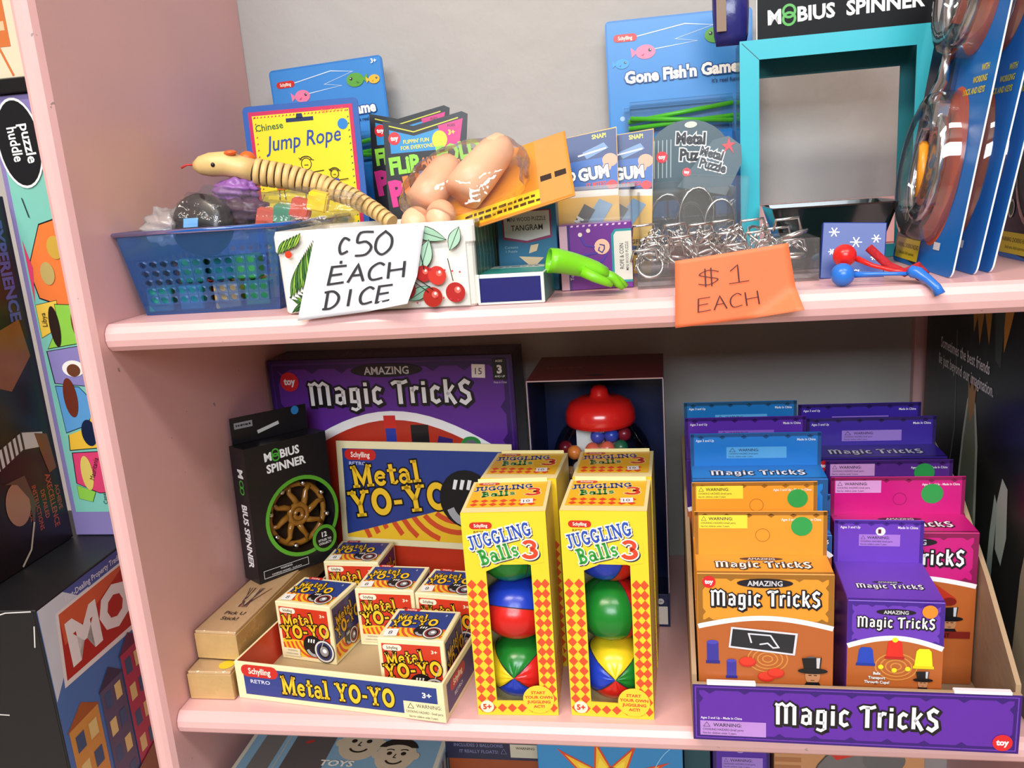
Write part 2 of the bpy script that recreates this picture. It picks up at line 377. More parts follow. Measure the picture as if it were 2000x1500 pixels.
def rings(p, x, y, r, hx='#4aa83c'):
    for yy in (y-r*.62, y+r*.62): p.line(arc(x, yy, r, r, 0, 360, 18), r*.42, hx)
def mobius_title(p, x, y, cap, two=True, sx=1, rot=0):
    c, n = math.cos(rot), math.sin(rot)
    def at(a, b): return (x+a*c-b*n, y+a*n+b*c)
    u = cap*sx
    p.text('M', *at(-2.5*u, 0), cap, '#f4f4f2', .035, sx, rot); q = at(-1.45*u, cap*.5); rings(p, q[0], q[1], cap*.42)
    p.text('BIUS', *at(-.85*u, 0), cap, '#f4f4f2', .035, sx, rot, al='l')
    if two: p.text('SPINNER', *at(-.2*u, -1.5*u), cap, '#f4f4f2', .035, sx, rot)
    else: p.text('SPINNER', *at(2.6*u, 0), cap, '#f4f4f2', .035, sx, rot, al='l')
def spinner_box():
    w, d, h = .102, .033, .153
    r = empty('spinner_box', 'black carton with amber spinner in a round green-rimmed window, standing on wooden boxes', 'toy box', (.0295, .137, .0632), .93, -.05, .05)
    blk = mat('#15151a', .3)
    cx, cy, R = .062, .062, .043
    # front with round opening
    n = 40; V = []; F = []
    for i in range(n):
        a = 2*PI*i/n; V.append((cx+R*math.cos(a), 0, cy+R*math.sin(a)))
    def edge(a):
        dx, dz = math.cos(a), math.sin(a); t = 1e9
        if dx > 1e-6: t = min(t, (w-cx)/dx)
        if dx < -1e-6: t = min(t, -cx/dx)
        if dz > 1e-6: t = min(t, (h-cy)/dz)
        if dz < -1e-6: t = min(t, -cy/dz)
        return (cx+dx*t, 0, cy+dz*t)
    for i in range(n): V.append(edge(2*PI*i/n))
    for i in range(n): F.append((i, (i+1) % n, n+(i+1) % n, n+i))
    k = len(V); V += [(0, 0, 0), (w, 0, 0), (w, 0, h), (0, 0, h)]
    for c, tgt in zip((k, k+1, k+2, k+3), ((0, 0), (w, 0), (w, h), (0, h))):
        ang = math.atan2(tgt[1]-cy, tgt[0]-cx) % (2*PI); i = int(ang/(2*PI)*n); F.append((n+i, n+(i+1) % n, c))
    o = len(V); V += [(0, .0, 0), (w, .0, 0), (w, d, 0), (0, d, 0), (0, .0, h), (w, 0, h), (w, d, h), (0, d, h)]
    F += [(o, o+3, o+2, o+1), (o+4, o+5, o+6, o+7), (o, o+4, o+7, o+3), (o+1, o+2, o+6, o+5), (o+3, o+7, o+6, o+2)]
    mesh('carton_body', V, F, blk, None, r)
    # hanging header
    boxo('hang_header', (.004, d-.001, h, w-.003, d+.0005, h+.030), blk, r, .0004)
    q = Print(r, 'front', w, d, h, 'header_print', .0003, off=(0, d-.001, 0)); q.line([(35, 162), (62, 168)], 4, '#c9c9c6'); q.circ(84, 178, 5, '#2b7fc4'); q.rect(8, 170, 30, 177, '#8c8c90'); scrib(q, 10, 172.5, 18, 2.5, '#1b1b20'); q.done()
    p = Print(r, 'front', w, d, h)
    p.line(arc(62, 62, 44.5, 44.5, 0, 360, 40), 4.5, '#58a32f')
    mobius_title(p, 50, 135, 9.5, True, .95, .03)
    p.poly(arc(86, 28, 16.5, 16.5, 0, 350, 28), '#0f0f12'); p.line(arc(86, 28, 14, 14, 0, 360, 28), 4, '#58a32f')
    p.text('12', 86, 30, 6, '#f4f4f2', .03); p.text('STYLES TO', 86, 25, 2.6, '#f4f4f2', .02); p.text('COLLECT!', 86, 21, 2.6, '#f4f4f2', .02)
    p.frame(6, 4, 62, 13, .5, '#d9d9d6'); p.text('WARNING:', 34, 9.3, 2.2, '#e8e8e6', 0); p.text('CHOKING HAZARD - Small parts', 34, 5.5, 1.9, '#e8e8e6', 0); p.done()
    p = Print(r, 'left', w, d, h, 'printed_spine')
    p.text('M', 14, 124, 12, '#f4f4f2', .035, .85, -PI/2); 
    for xx in (112, 105): p.line(arc(19.5, xx, 4.2, 4.2, 0, 360, 16), 1.7, '#4aa83c')
    p.text('BIUS SPINNER', 14, 52, 12, '#f4f4f2', .035, .72, -PI/2); p.done()
    # spinner inside the window
    am = mat('#94621f', .22, 0, 0, 50, .12, 60, .5, .5)
    boxo('backing_card', (.004, d-.006, .004, w-.004, d-.005, h-.004), mat('#3a2410', .6), r, 0)
    bm = bmesh.new()
    V, F = [], []
    def add(g):
        o = len(V); V.extend(g[0]); F.extend([tuple(o+i for i in f) for f in g[1]])
    C = lambda R_, y, n: [(cx+R_*math.cos(2*PI*i/n), y, cy+R_*math.sin(2*PI*i/n)) for i in range(n)]
    add(tubegeo(C(.035, .014, 32), .0036, 8, True)); add(tubegeo(C(.011, .011, 20), .0035, 8, True)); add(tubegeo(C(.005, .010, 14), .003, 8, True))
    for i in range(8):
        a = 2*PI*i/8
        path = [(cx+q*math.cos(a+t), .012, cy+q*math.sin(a+t)) for q, t in ((.012, 0), (.02, .18), (.028, .3), (.035, .22))]
        add(tubegeo(path, [.004, .0036, .003, .0026], 7))
    bm.free()
    sp = mesh('spinner', V, F, am, None, r, True)
    for i in range(8):
        a = 2*PI*(i+.5)/8+.15
        sphere('steel_ball', .0036, STEEL, sp, (cx+.0365*math.cos(a), .0085, cy+.0365*math.sin(a)), seg=12, rings=8)
spinner_box()
# ------------------------------------------------------------------ yo-yo counter display
CREAM = '#efe3b4'; NAVY = '#2c3f86'; RED = '#cf3a22'; YEL = '#f6c52c'
def yoyo_art(p, x, y, s, ring='#a02a24'):
    """line-art yo-yo seen from the side, about 2.2 s wide"""
    p.circ(x, y, s, '#15151a', s*1.05); p.line(arc(x+s*.05, y-s*.1, s*.7, s*.78, 200, 330, 10), s*.28, '#a9a9ac')
    p.polys([[(x-s*.5+i*s*.26, y+s*.35), (x-s*.38+i*s*.26, y+s*.33), (x-s*.28+i*s*.26, y+s*.68), (x-s*.42+i*s*.26, y+s*.7)] for i in range(3)], '#f2f2f0')
    X = x+s*1.05; Y = y-s*.35
    p.circ(X, Y, s*1.02, '#15151a', s*1.12); p.line(arc(X, Y, s*.86, s*.95, 0, 360, 24), s*.16, '#d8d8d6'); p.line(arc(X, Y, s*.66, s*.74, 0, 360, 24), s*.12, ring)
    p.circ(X, Y, s*.42, '#8d8d92', s*.48); p.circ(X+s*.05, Y+s*.05, s*.2, '#f2f2f0')
def sunrays(p, x0, y0, x1, y1, cx, cy, n=7, r0=8, dr=6, c1='#f2c22e', c2='#d5502a'):
    """concentric stripes clipped to a rectangle by construction of a scan"""
    p.rect(x0, y0, x1, y1, c1)
    for k in range(n):
        ra = r0+k*dr*2; rb = ra+dr; cells = []
        N = 36
        for i in range(N):
            a, b = 2*PI*i/N, 2*PI*(i+1)/N
            q = [(cx+ra*math.cos(a), cy+ra*math.sin(a)), (cx+rb*math.cos(a), cy+rb*math.sin(a)), (cx+rb*math.cos(b), cy+rb*math.sin(b)), (cx+ra*math.cos(b), cy+ra*math.sin(b))]
            if all(x0-2 <= u <= x1+2 and y0-2 <= v <= y1+2 for u, v in q):
                cells.append([(min(max(u, x0), x1), min(max(v, y0), y1)) for u, v in q])
        if cells: p.polys(cells, c2)
def yoyo_tray():
    w, d, h = .2186, .238, .040; t = .0022
    r = empty('yoyo_display_tray', 'cream and blue cardboard counter display tray with red inside and tall printed header', 'display box', (.0518, .0225, 0.0002), -.136)
    cr = mat(CREAM, .4); rd = mat('#c2371f', .36); kraft = mat('#b7a27c', .7)
    boxo('tray_floor', (t, t, 0, w-t, d, .002), kraft, r, 0)
    boxo('front_panel', (0, 0, 0, w, t, h), cr, r, .0004)
    for nm, x0, x1, xi in (('side_panel', 0, t, t), ('side_panel', w-t, w, w-t-.0004)):
        s = boxo(nm, (x0, t, 0, x1, d, h), cr, r, .0003)
        boxo('red_lining', (xi, t+.0005, .002, xi+.0004, d-.0005, h-.0003), rd, s, 0)
    # header: red lower back, cream card above, leaning back a little
    boxo('back_panel', (0, d, 0, w, d+t, .062), rd, r, .0003)
    hd = boxo('header_card', (-.002, 0, 0, w+.002, t, .128), cr, r, .0004, loc=(0, d-.001, .058), rot=(-.10, 0, 0))
    p = Print(hd, 'front', w, t, .128, 'header_print')
    p.rect(6, 8, 214, 119, NAVY)
    sunrays(p, 6, 8, 160, 46, 150, 74, 9, 24, 6.5)
    p.poly([(6, 12), (128, 46.2), (6, 46.2)], NAVY)
    logo_pill(p, 9, 105, 42); p.text('RETRO', 26, 99, 4.2, '#cfd4e8', .01, 1.3)
    p.fancy(SLAB, 'Metal', 18, 70, 27, YEL, .86, .12, 'l', '#15151a', .13)
    p.fancy(SLAB, 'YO-YO', 13, 33, 32, YEL, .86, .13, 'l', '#15151a', .13)
    yoyo_art(p, 163, 62, 33); p.done()
    p = Print(r, 'front', w, d, h)
    p.rect(9, 5.5, 212, 35, NAVY); logo_pill(p, 7, 25, 41); p.text('RETRO', 27, 18.5, 4, '#dfe3f2', .01, 1.3)
    p.fancy(SLAB, 'Metal', 50, 10, 20, YEL, .66, 0, 'l', '#15151a', .14); p.fancy(SLAB, 'YO-YO', 108, 10, 19, YEL, .68, 0, 'l', '#15151a', .14)
    p.text('3+', 202, 24, 5.5, '#f4f1e6', .03, 1.2)
    p.rect(178, .6, 219, 19, CREAM); p.text('WARNING:', 203, 13, 4, '#3a362c', 0, .9); p.line([(182, 12), (185, 17), (188, 12), (182, 12)], .5, '#3a362c')
    p.text('CHOKING HAZARD - Small parts.', 198.5, 7.3, 2.6, '#3a362c', 0, .72); p.text('Not for children under 3 years.', 197, 2.6, 2.3, '#3a362c', 0, .72); p.done()
    p = Print(r, 'right', w, d, h, 'printed_side')
    p.rect(8, 5, 120, 34, '#3a3470'); logo_pill(p, 16, 20, 40, '#b8322a'); p.text('RETRO', 36, 12, 4, '#dfe3f2', .01, 1.3)
    p.polys([[(125+i*12, 3), (131+i*12, 3), (136+i*12, 37), (130+i*12, 37)] for i in range(8)], '#c2452a'); p.done()
yoyo_tray()
def yoyo_box_proto():
    s = .066; m = 66
    r = carton('yoyo_box', '', 'toy box', s, .056, .066, (0, 0, 0), CREAM, group='boxed yo-yos in the display tray')
    def face(fc, bg, dep):
        p = Print(r, fc, s, .056, .066, 'printed_'+fc); W_, H_ = (m, dep)
        k = H_/66
        x1 = W_-4
        p.rect(4, 5*k, x1, 61*k, bg)
        sunrays(p, 4, 5*k, x1, 24*k, 40, 26*k, 6, 9, 2.6)
        logo_pill(p, 5, 54*k, 19, '#f3ead0', '#2a2018') if fc != 'top' else logo_pill(p, 8, 60*k, 17)
        p.text('RETRO', 13, 51*k, 1.7, '#e8b070', 0, 1.2)
        if fc == 'top': p.text('2', 55, 52*k, 3, '#d8dcec', .02)
        else: p.text('3+', 56, 53*k, 3.6, '#f0e6c8', .03, 1.2)
        cap = 15*(1 if k > .9 else .8)
        p.fancy(SLAB, 'Metal', 8, 38*k, cap*.9, YEL, .72, .14, 'l', '#15151a', .16)
        p.fancy(SLAB, 'YO-YO', 5, 24*k, cap, YEL, .82, .12, 'l', '#15151a', .16)
        yoyo_art(p, 41, 19*k, 12.0*(1 if k > .9 else .8), '#2c3c78' if fc == 'front' else '#a02a24')
        if fc == 'front':
            p.line([(50, 17), (61, 42)], .6, '#cfcac0'); p.rect(4, 5, 24, 14, '#e6dcb4'); p.text('WARNING:', 15, 10.5, 2, '#3a362c', 0, .9); p.text('CHOKING HAZARD', 14, 7, 1.5, '#3a362c', 0, .8)
        if fc == 'top': price(p, 11, 11*k, '8', 13, .12)
        return p.done()
    face('front', '#cf3a22', 66); face('top', '#2c3f86', 56)
    p = Print(r, 'right', s, .056, .066, 'printed_side'); p.rect(3, 4, 53, 62, '#33306a'); sunrays(p, 3, 4, 53, 22, 30, 24, 4, 8, 3)
    p.fancy(SLAB, 'Metal', 8, 40, 12, '#e0ae2c', .7, .14, 'l', '#15151a', .16); p.fancy(SLAB, 'YO-YO', 6, 26, 14, '#e0ae2c', .72, .14, 'l', '#15151a', .16); yoyo_art(p, 28, 18, 8.5); p.done()
    return r
yb = yoyo_box_proto()
for i, (x, y, yaw, lab) in enumerate([(.068, .0905, -.19, 'red and cream yo-yo box standing alone beside the red left wall of the tray'), (.1455, .1185, -.06, 'red and cream yo-yo box between the lone box and the right wall box'),
        (.2005, .0005+.0215, -.08, 'red and cream yo-yo box at the front lip of the tray, its lower half hidden'), (.086, .1835, -.04, 'red and cream yo-yo box against the tray header, at the very back'), (.2135, .1105, -.136, 'red and cream yo-yo box against the right tray wall, partly behind a juggling ball box')]):
    o = yb if i == 0 else copy_tree(yb)
    o.location = (x, y, .0025); o.rotation_euler = (0, 0, yaw); o['label'] = lab
# ------------------------------------------------------------------ juggling ball boxes
def jug_proto():
    w, d, h = .0742, .0765, .199; t = .0012
    r = empty('juggling_ball_box', '', 'toy box', (0, 0, 0), group='boxed juggling balls')
    yl = mat('#f4cf2e', .33); cr = mat('#efe0a0', .36); dk = mat('#5a4a20', .7)
    x0, x1, z0, z1 = .0185, .0585, .0145, .150
    boxes('front_panel', [(0, 0, 0, x0, t, h), (x1, 0, 0, w, t, h), (x0, 0, 0, x1, t, z0), (x0, 0, z1, x1, t, h)], yl, r)
    boxes('carton_body', [(0, t, 0, t, d, h), (w-t, t, 0, w, d, h), (t, d-t, 0, w-t, d, h), (t, t, 0, w-t, d-t, t), (t, t, h-t, w-t, d-t, h)], cr, r)
    boxo('tuck_flap', (.004, d-.0006, h-.001, w-.004, d+.0003, h+.003), cr, r, .0003)
    p = Print(r, 'front', w, d, h)
    def dia(x, y, a, b): return [(x-a, y), (x, y-b), (x+a, y), (x, y+b)]
    ds = []
    a, b = 4.55, 5.1
    for j in range(15):
        y = 8+j*2*b*.93
        if y < 132:
            ds += [dia(4.7, y, a-.3, b-.3), dia(13.6, y, a-.3, b-.3)]
        if y < 140: ds += [dia(63.2, y, a-.5, b-.3)]+([dia(70, y, 3.9, b-.3)])
    for i in range(4): ds.append(dia(23+i*9.1, 7.6, a-.3, b-.6))
    p.polys(ds, '#e2502a')
    logo_pill(p, 7, 184, 20); p.text('RETRO', 17, 180, 2.6, '#6a4a1c', .01, 1.2)
    p.poly([(12, 150), (18.5, 150), (40, 159), (58, 150), (70, 152), (70, 172), (12, 166)], '#f4cf2e')
    p.poly([(18.5, 144), (18.5, 151), (46, 158), (58.5, 151), (58.5, 149.5), (40, 155), (30, 149)], '#f4cf2e')
    p.fancy(SLAB, 'JUGGLING', 6, 164, 13, '#2b4fb4', .62, .24, 'l', '#f7f2dc', .2, shadow='#1c2340')
    p.fancy(SLAB, 'Balls', 15, 149.5, 14.5, '#2f9a3c', .76, .26, 'l', '#f7f2dc', .16, shadow='#1c2340')
    p.fancy(SLAB, '3', 51, 156, 17, '#e2452a', 1.05, .0, 'l', '#f7f2dc', .14, shadow='#1c2340')
    p.circ(57, 17, 14.2, '#f6cf38'); 
    for i, t_ in enumerate(('START', 'YOUR OWN', 'JUGGLING', 'ACT!')): p.text(t_, 57, 22.5-i*4.7, 2.9, '#d8452a', .035, 1.12)
    p.circ(9.2, 9.5, 6.2, '#f6ecc8'); p.text('5+', 9.2, 6.8, 5.4, '#d8322a', .045, 1)
    p.done()
    p = Print(r, 'top', w, d, h, 'printed_top')
    p.rect(3, 12, 71, 73, '#f2be30')
    p.polys([dia(9+i*8.6, y, 3.9, 4) for i in range(7) for y in (18, 26.5)], '#e2502a')
    p.fancy(SLAB, 'JUGGLING', 4, 50, 11, '#2b3f90', .7, .12, 'l', '#f3e4a8', .14); p.fancy(SLAB, 'Balls', 13, 36, 12, '#2f8a3c', .8, .12, 'l', '#f3e4a8', .14)
    p.fancy(SLAB, '3', 52, 38, 18, '#d8402a', 1, 0, 'l', '#f3e4a8', .1)
    logo_pill(p, 6, 66, 20); price(p, 56, 24, '10', 11, .1); p.done()
    p = Print(r, 'right', w, d, h, 'printed_side'); p.rect(4, 4, 72, 195, '#f0d460'); p.polys([dia(10+i*9, 10+j*10, 4, 4.6) for i in range(7) for j in range(5)], '#e2602a'); p.done()
    return r
jb = jug_proto()
JUG = [(.2955, .0067, .034, 'yellow checkered juggling ball box showing a green ball on top, front of its pair'), (.3815, .0105, -.05, 'yellow checkered juggling ball box showing a blue ball on top, front of its pair'),
       (.297, .0935, -.06, 'yellow juggling ball box behind the box with the green top ball'), (.3862, .0925, -.035, 'yellow juggling ball box behind the box with the blue top ball')]
for i, (x, y, yaw, lab) in enumerate(JUG):
    o = jb if i == 0 else copy_tree(jb); o.location = (x, y, .0002); o.rotation_euler = (0, 0, yaw); o['label'] = lab
def ball(box, z, cols, rot, off, lab):
    """cols: the four leather panels round the local z axis, off turns them"""
    x, y, yaw = box[:3]; c, s = math.cos(yaw), math.sin(yaw); lx, ly = .0375, .0375
    R_ = .0335; q = .875
    M3 = Matrix.Rotation(rot[2], 3, 'Z') @ Matrix.Rotation(rot[1], 3, 'Y') @ Matrix.Rotation(rot[0], 3, 'X')
    def sag(v): v = M3 @ v; return Vector((v.x, v.y, v.z*q))
    bm = bmesh.new(); bmesh.ops.create_uvsphere(bm, u_segments=40, v_segments=22, radius=R_)
    if off: bmesh.ops.rotate(bm, verts=bm.verts, cent=(0, 0, 0), matrix=Matrix.Rotation(off, 3, 'Z'))
    for f in bm.faces:
        cc = f.calc_center_median(); f.material_index = int(((math.atan2(cc.y, cc.x)-off) % (2*PI))//(PI/2)) % 4
    for v in bm.verts:
        a = math.atan2(v.co.y, v.co.x)-off; k = 1-.05*abs(math.cos(2*a))**8*abs(v.co.xy.length/R_); t = abs(v.co.z)/R_
        k *= 1-.05*max(0, t-.8)*5*(1+.5*math.cos(12*a)); v.co *= k
        v.co = sag(v.co)
    o = bmobj('juggling_ball', bm, [mat(h_, .26, 0, .25, 60, .05) for h_ in cols], None, True, loc=(x+lx*c-ly*s, y+lx*s+ly*c, z))
    tag(o, lab, 'ball', 'juggling balls seen through the box windows')
    V, F = [], []
    for k in range(2):
        a0 = k*PI/2+off; pts = []
        for i in range(48):
            t = 2*PI*i/48; pts.append(tuple(sag(Vector((math.cos(a0)*math.cos(t)*R_*.955, math.sin(a0)*math.cos(t)*R_*.955, math.sin(t)*R_*.96)))))
        g = tubegeo(pts, .0005, 5, True); n0 = len(V); V += g[0]; F += [tuple(n0+i for i in f) for f in g[1]]
    mesh('seam', V, F, mat('#2a2a30', .6), None, o)
G_, B__, R__, Y_ = '#1a7a28', '#1f3cb4', '#cf221c', '#ecca22'
H2 = PI/2
ball(JUG[0], .1490, [G_, G_, G_, G_], (.3, 0, .6), 0, 'green leatherette juggling ball, topmost in its box window')
ball(JUG[0], .0900, [R__, G_, B__, R__], (0, H2+.25, .25), -.45, 'red and blue juggling ball between two green ones in a box window')
ball(JUG[0], .0312, [R__, G_, Y_, B__], (H2-.12, 0, -.05), -PI/4, 'green, red, blue and yellow juggling ball lowest in the window below the red one')
ball(JUG[1], .1490, [B__, B__, R__, B__], (.3, 0, 2.0), 0, 'blue juggling ball, topmost in its box window above a green one')
ball(JUG[1], .0900, [G_, G_, R__, G_], (.1, .2, 2.2), 0, 'all green juggling ball between a blue one and a yellow one')
ball(JUG[1], .0312, [G_, Y_, B__, R__], (H2-.12, 0, .05), -PI/4, 'yellow, blue and red juggling ball lowest in the window below the green one')
# ------------------------------------------------------------------ large magic set behind
PUR = '#5b2a8c'
def ornate(p, x0, y0, x1, y1, t, dark, n=7, m=3, mid=None):
    """ornamental border: frame, inner line and lozenges"""
    p.frame(x0, y0, x1, y1, t, dark)
    if mid: p.frame(x0+t*.35, y0+t*.35, x1-t*.35, y1-t*.35, t*.18, mid)
    L = []
    for i in range(n):
        x = x0+(i+.5)*(x1-x0)/n
        for y in (y0+t, y1-t): L.append([(x-t*.8, y), (x, y-t*.55), (x+t*.8, y), (x, y+t*.55)])
    for j in range(m):
        y = y0+(j+.5)*(y1-y0)/m
        for x in (x0+t, x1-t): L.append([(x-t*.55, y), (x, y-t*.8), (x+t*.55, y), (x, y+t*.8)])
    p.polys(L, dark)
def magic_title(p, x, y, cap, sx=.9, amaz=True, rot=0):
    if amaz:
        p.circ(x, y+cap*1.45, cap*1.6, '#1a1420', cap*.3); p.text('AMAZING', x, y+cap*1.28, cap*.34, '#cfcfd2', .02, .95)
    p.fancy(MAG, 'Magic Tricks', x, y, cap, '#f0f0f2', sx, rot, 'c', '#151018', .16, shadow='#151018')
def arch_field(p, w, y0, ya, yb, hx, band=5, white='#f2efee'):
    """curved field below a white arched band; ya at the edges, yb at the crown"""
    pts = [(w*i/20, ya+(yb-ya)*math.sin(PI*i/20)) for i in range(21)]
    p.poly([(0.3, y0), (w-.3, y0)]+[(min(max(x, .3), w-.3), y) for x, y in pts[::-1]], hx)
    p.line([(min(max(x, .5), w-.5), y) for x, y in pts], band, white)
def magic_big():
    w, d, h = .305, .056, .285
    r = carton('magic_set_box', 'large purple magic tricks box standing at the back of the shelf', 'toy box', w, d, h, (.0035, .2825, .0002), '#2e1a3c', -.05)
    p = Print(r, 'front', w, d, h)
    p.rect(1, 1, 304, 284, '#5f2a90'); ornate(p, 1, 120, 304, 284, 11, '#35155c', 8, 4, '#4a2078')
    arch_field(p, 305, 40, 150, 214, '#b8321f', 11)
    for (x, y, wd, hh, c) in ((143, 174, 13, 40, '#2a3a9c'),): p.rect(x, y, x+wd, y+hh, c); p.rect(x-1, y+hh*.6, x+wd+1, y+hh, '#d02a24')
    p.rect(175, 176, 197, 202, '#1c1a1c'); p.poly([(206, 168), (222, 165), (226, 184), (209, 188)], '#e0b83a'); p.poly([(206, 178), (225, 175), (226, 184), (209, 188)], '#33206a')
    p.circ(248, 178, 12, '#2f8a3c', 9); p.circ(248, 178, 7, '#6a6a70', 5); p.line([(241, 172), (234, 160)], 5, '#2f8a3c')
    p.rect(160, 160, 192, 166, '#e8c84a'); p.poly([(110, 90), (160, 96), (150, 118), (118, 112)], '#efe6da')
    toy_logo(p, 27, 258, 12); magic_title(p, 152, 229, 28, 1.0)
    price(p, 264, 266, '15', 16, -.05); p.rect(281, 255, 297, 280, '#15151a'); p.text('AGES', 289, 276, 2.6, '#f4f4f2'); p.text('3', 289, 263, 9.5, '#f4f4f2', .05); p.text('AND UP', 289, 258, 2.4, '#f4f4f2'); p.text('Made In China', 289, 251, 2.4, '#e8e0ee', 0, .8)
    p.done()
    p = Print(r, 'top', w, d, h, 'printed_top'); p.rect(1, 1, 304, 55, '#3a2048'); p.fancy(MAG, 'Magic Tricks', 170, 16, 20, '#5a5060', 1.1); p.done()
magic_big()
# ------------------------------------------------------------------ gumball bank in its box
def gumball():
    w, d, h = .1383, .114, .274; x, y, yaw = .3365, .1715, -.024
    r = empty('gumball_bank_box', 'open-fronted dark blue carton holding a toy gumball machine', 'toy box', (x, y, .0002), yaw)
    nv = mat('#101d4a', .4); mr = mat('#5a2024', .4); t = .0014
    boxes('carton_body', [(0, 0, 0, t, d, h), (w-t, 0, 0, w, d, h), (t, d-t, 0, w-t, d, h), (t, 0, 0, w-t, d-t, t)], nv, r)
    boxo('carton_top', (0, 0, h, w, d, h+t), mr, r, .0003)
    p = Print(r, 'top', w, d, h+t, 'printed_top'); p.circ(70, 18, 9, '#1a1418', 4); scrib(p, 14, 52, 40, 5, '#7a4040'); p.line([(40, 20), (120, 26)], .6, '#8a5a58'); p.done()
    boxo('front_panel', (.0015, -.0002, .0014, w-.0015, .0012, .038), nv, r, .0003)
    p = Print(r, 'front', w, d, h, 'front_print', .0006); p.rect(86, 3, 136, 24, '#e9e4d8'); p.text('small parts.', 111, 14, 4.2, '#2a2622', .012); p.text('3 years', 111, 6, 4.2, '#2a2622', .012); p.circ(129, 30, 3.4, '#d8d8d6'); p.text('3+', 129, 28.8, 2.4, '#101d4a', .02); p.circ(118, 30, 3.2, '#c8281f'); p.done()
    edge = mat('#b49a9a', .5)
    boxes('cut_edge', [(-.0003, -.0006, .04, .0006, 0, h), (w-.0006, -.0006, .04, w+.0003, 0, h), (0, -.0006, h, w, 0, h+.0012)], edge, r)
    m = empty('gumball_machine', 'red-capped clear globe gumball machine inside the blue carton', 'gumball machine', (x+.0705, y+.058, .0018), yaw)
    drop = .009
    red = mat('#d8201c', .2, 0, 0, 50, .04, 30, .5, .3)
    lathe('base', [(0, 0), (.038, 0), (.039, .01), (.034, .03), (.028, .07), (.027, .085), (.034, .095), (.034, .1), (0, .1)], red, m)
    lathe('globe', [(max(.001, .0545*math.cos(a)), .176-drop+.058*math.sin(a)) for a in [math.radians(q) for q in range(-76, 60, 8)]], clear('#ffffff', .16, .05, 0, .03), m, 40)
    lathe('cap', [(q_, z_-drop) for q_, z_ in [(.0345, .219), (.0375, .2205), (.0385, .225), (.0375, .234), (.033, .243), (.022, .248), (.012, .249), (.0098, .252), (.009, .2575), (.0055, .261), (0, .2618)]], red, m, 40)
    boxo('display_card', (-.026, -.012, .15, .004, -.0112, .208), mat('#ecebe6', .5), m, 0)
    star = []
    for i in range(24):
        a = PI*2*i/24; q = .0135 if i % 2 else .0175; star.append((math.cos(a)*q, -.0552, .152+math.sin(a)*q*.9))
    n = len(star); st = [(q[0]-.036, q[1], q[2]) for q in star]+[(q[0]-.036, q[1]+.0006, q[2]) for q in star]
    mesh('burst_label', st, [tuple(range(n)), tuple(range(2*n-1, n-1, -1))]+[(i, (i+1) % n, n+(i+1) % n, n+i) for i in range(n)], mat('#2250a8', .4), None, m)
    random.seed(12); c, s = math.cos(yaw), math.sin(yaw)
    GB = [(-.027, -.030, .197, '#f08a3c', 'orange'), (-.006, -.040, .187, '#f2f0ee', 'white'), (.010, -.041, .188, '#f2f0ee', 'white'), (-.007, -.035, .2015, '#e8674a', 'coral'), (.009, -.036, .203, '#e8674a', 'coral'), (.023, -.032, .203, '#1d6a48', 'green'),
          (-.002, -.024, .2125, '#2a48b4', 'blue'), (.013, -.024, .2135, '#2a48b4', 'blue'), (.026, -.016, .2125, '#8c2030', 'dark red'), (.026, -.036, .187, '#e8b070', 'pale orange'), (-.038, -.016, .198, '#8c2030', 'dark red'),
          (-.021, -.038, .182, '#f2f0ee', 'white'), (.020, -.042, .174, '#e8674a', 'coral'), (.002, -.045, .172, '#2a48b4', 'blue'), (-.014, -.043, .168, '#1d6a48', 'green'), (.0, -.010, .195, '#f08a3c', 'orange'), (.016, .004, .19, '#f2f0ee', 'white'), (-.018, .006, .19, '#2a48b4', 'blue'), (.034, -.024, .172, '#2a48b4', 'blue'), (-.033, -.026, .172, '#e8b070', 'pale orange')]
    for gx, gy, gz, hx, nm in GB:
        o = sphere('gumball', .0078, mat(hx, .25), None, (x+.0705+gx*c-gy*s, y+.058+gx*s+gy*c, gz-drop), seg=16, rings=10); tag(o, nm+' gumball inside the clear globe of the toy machine', 'gumball', nm+' gumballs in the globe')
gumball()
# ------------------------------------------------------------------ magic trick counter display
def magic_tray():
    w, d, h = .2555, .262, .0535; t = .004
    r = empty('magic_display_tray', 'purple printed corrugated counter tray full of magic trick packs', 'display box', (.4885, -.0175, .0002), -.02)
    kr = mat('#a88c6c', .75, 0, .2, 120); pu = mat('#5a2496', .36)
    boxo('tray_floor', (t, t, 0, w-t, d-t, .003), kr, r, 0)
    boxo('front_panel', (0, 0, 0, w, t, h), kr, r, .0004)
    for x0 in (0, w-t):
        V = []
        for x in (x0, x0+t): V += [(x, t, 0), (x, d, 0), (x, d, .19), (x, d*.62, .165), (x, d*.3, .115), (x, t, .060)]
        n = 6; F = [tuple(range(n))[::-1], tuple(range(n, 2*n))]+[(i, (i+1) % n, n+(i+1) % n, n+i) for i in range(n)]
        mesh('side_wall', V, F, kr, None, r)
    boxo('back_wall', (t, d-t, 0, w-t, d, .19), kr, r, 0)
    p = Print(r, 'front', w, d, h); W_ = w*1000
    p.rect(.2, .2, W_-.2, 53.3, '#5f27a0'); ornate(p, .2, .2, W_-.2, 53.3, 5.5, '#371470', 9, 2, '#6d3ab0')
    magic_title(p, 131, 19, 20, .88, False)
    warn(p, 6, 5, 54, 14, '#b98ad2'); p.text('Ages 3 and Up - Made In China', 6.5, 21, 2.3, '#f2ecf6', .01, .85, al='l'); toy_logo(p, 243, 10, 7.5); p.done()
    for x0, x1 in ((.012, .052), (.205, .248)): boxo('locking_tab', (x0, -.0008, h-.0006, x1, t+.0005, h+.0022), mat('#ece6ea', .5), r, .0005)
magic_tray()
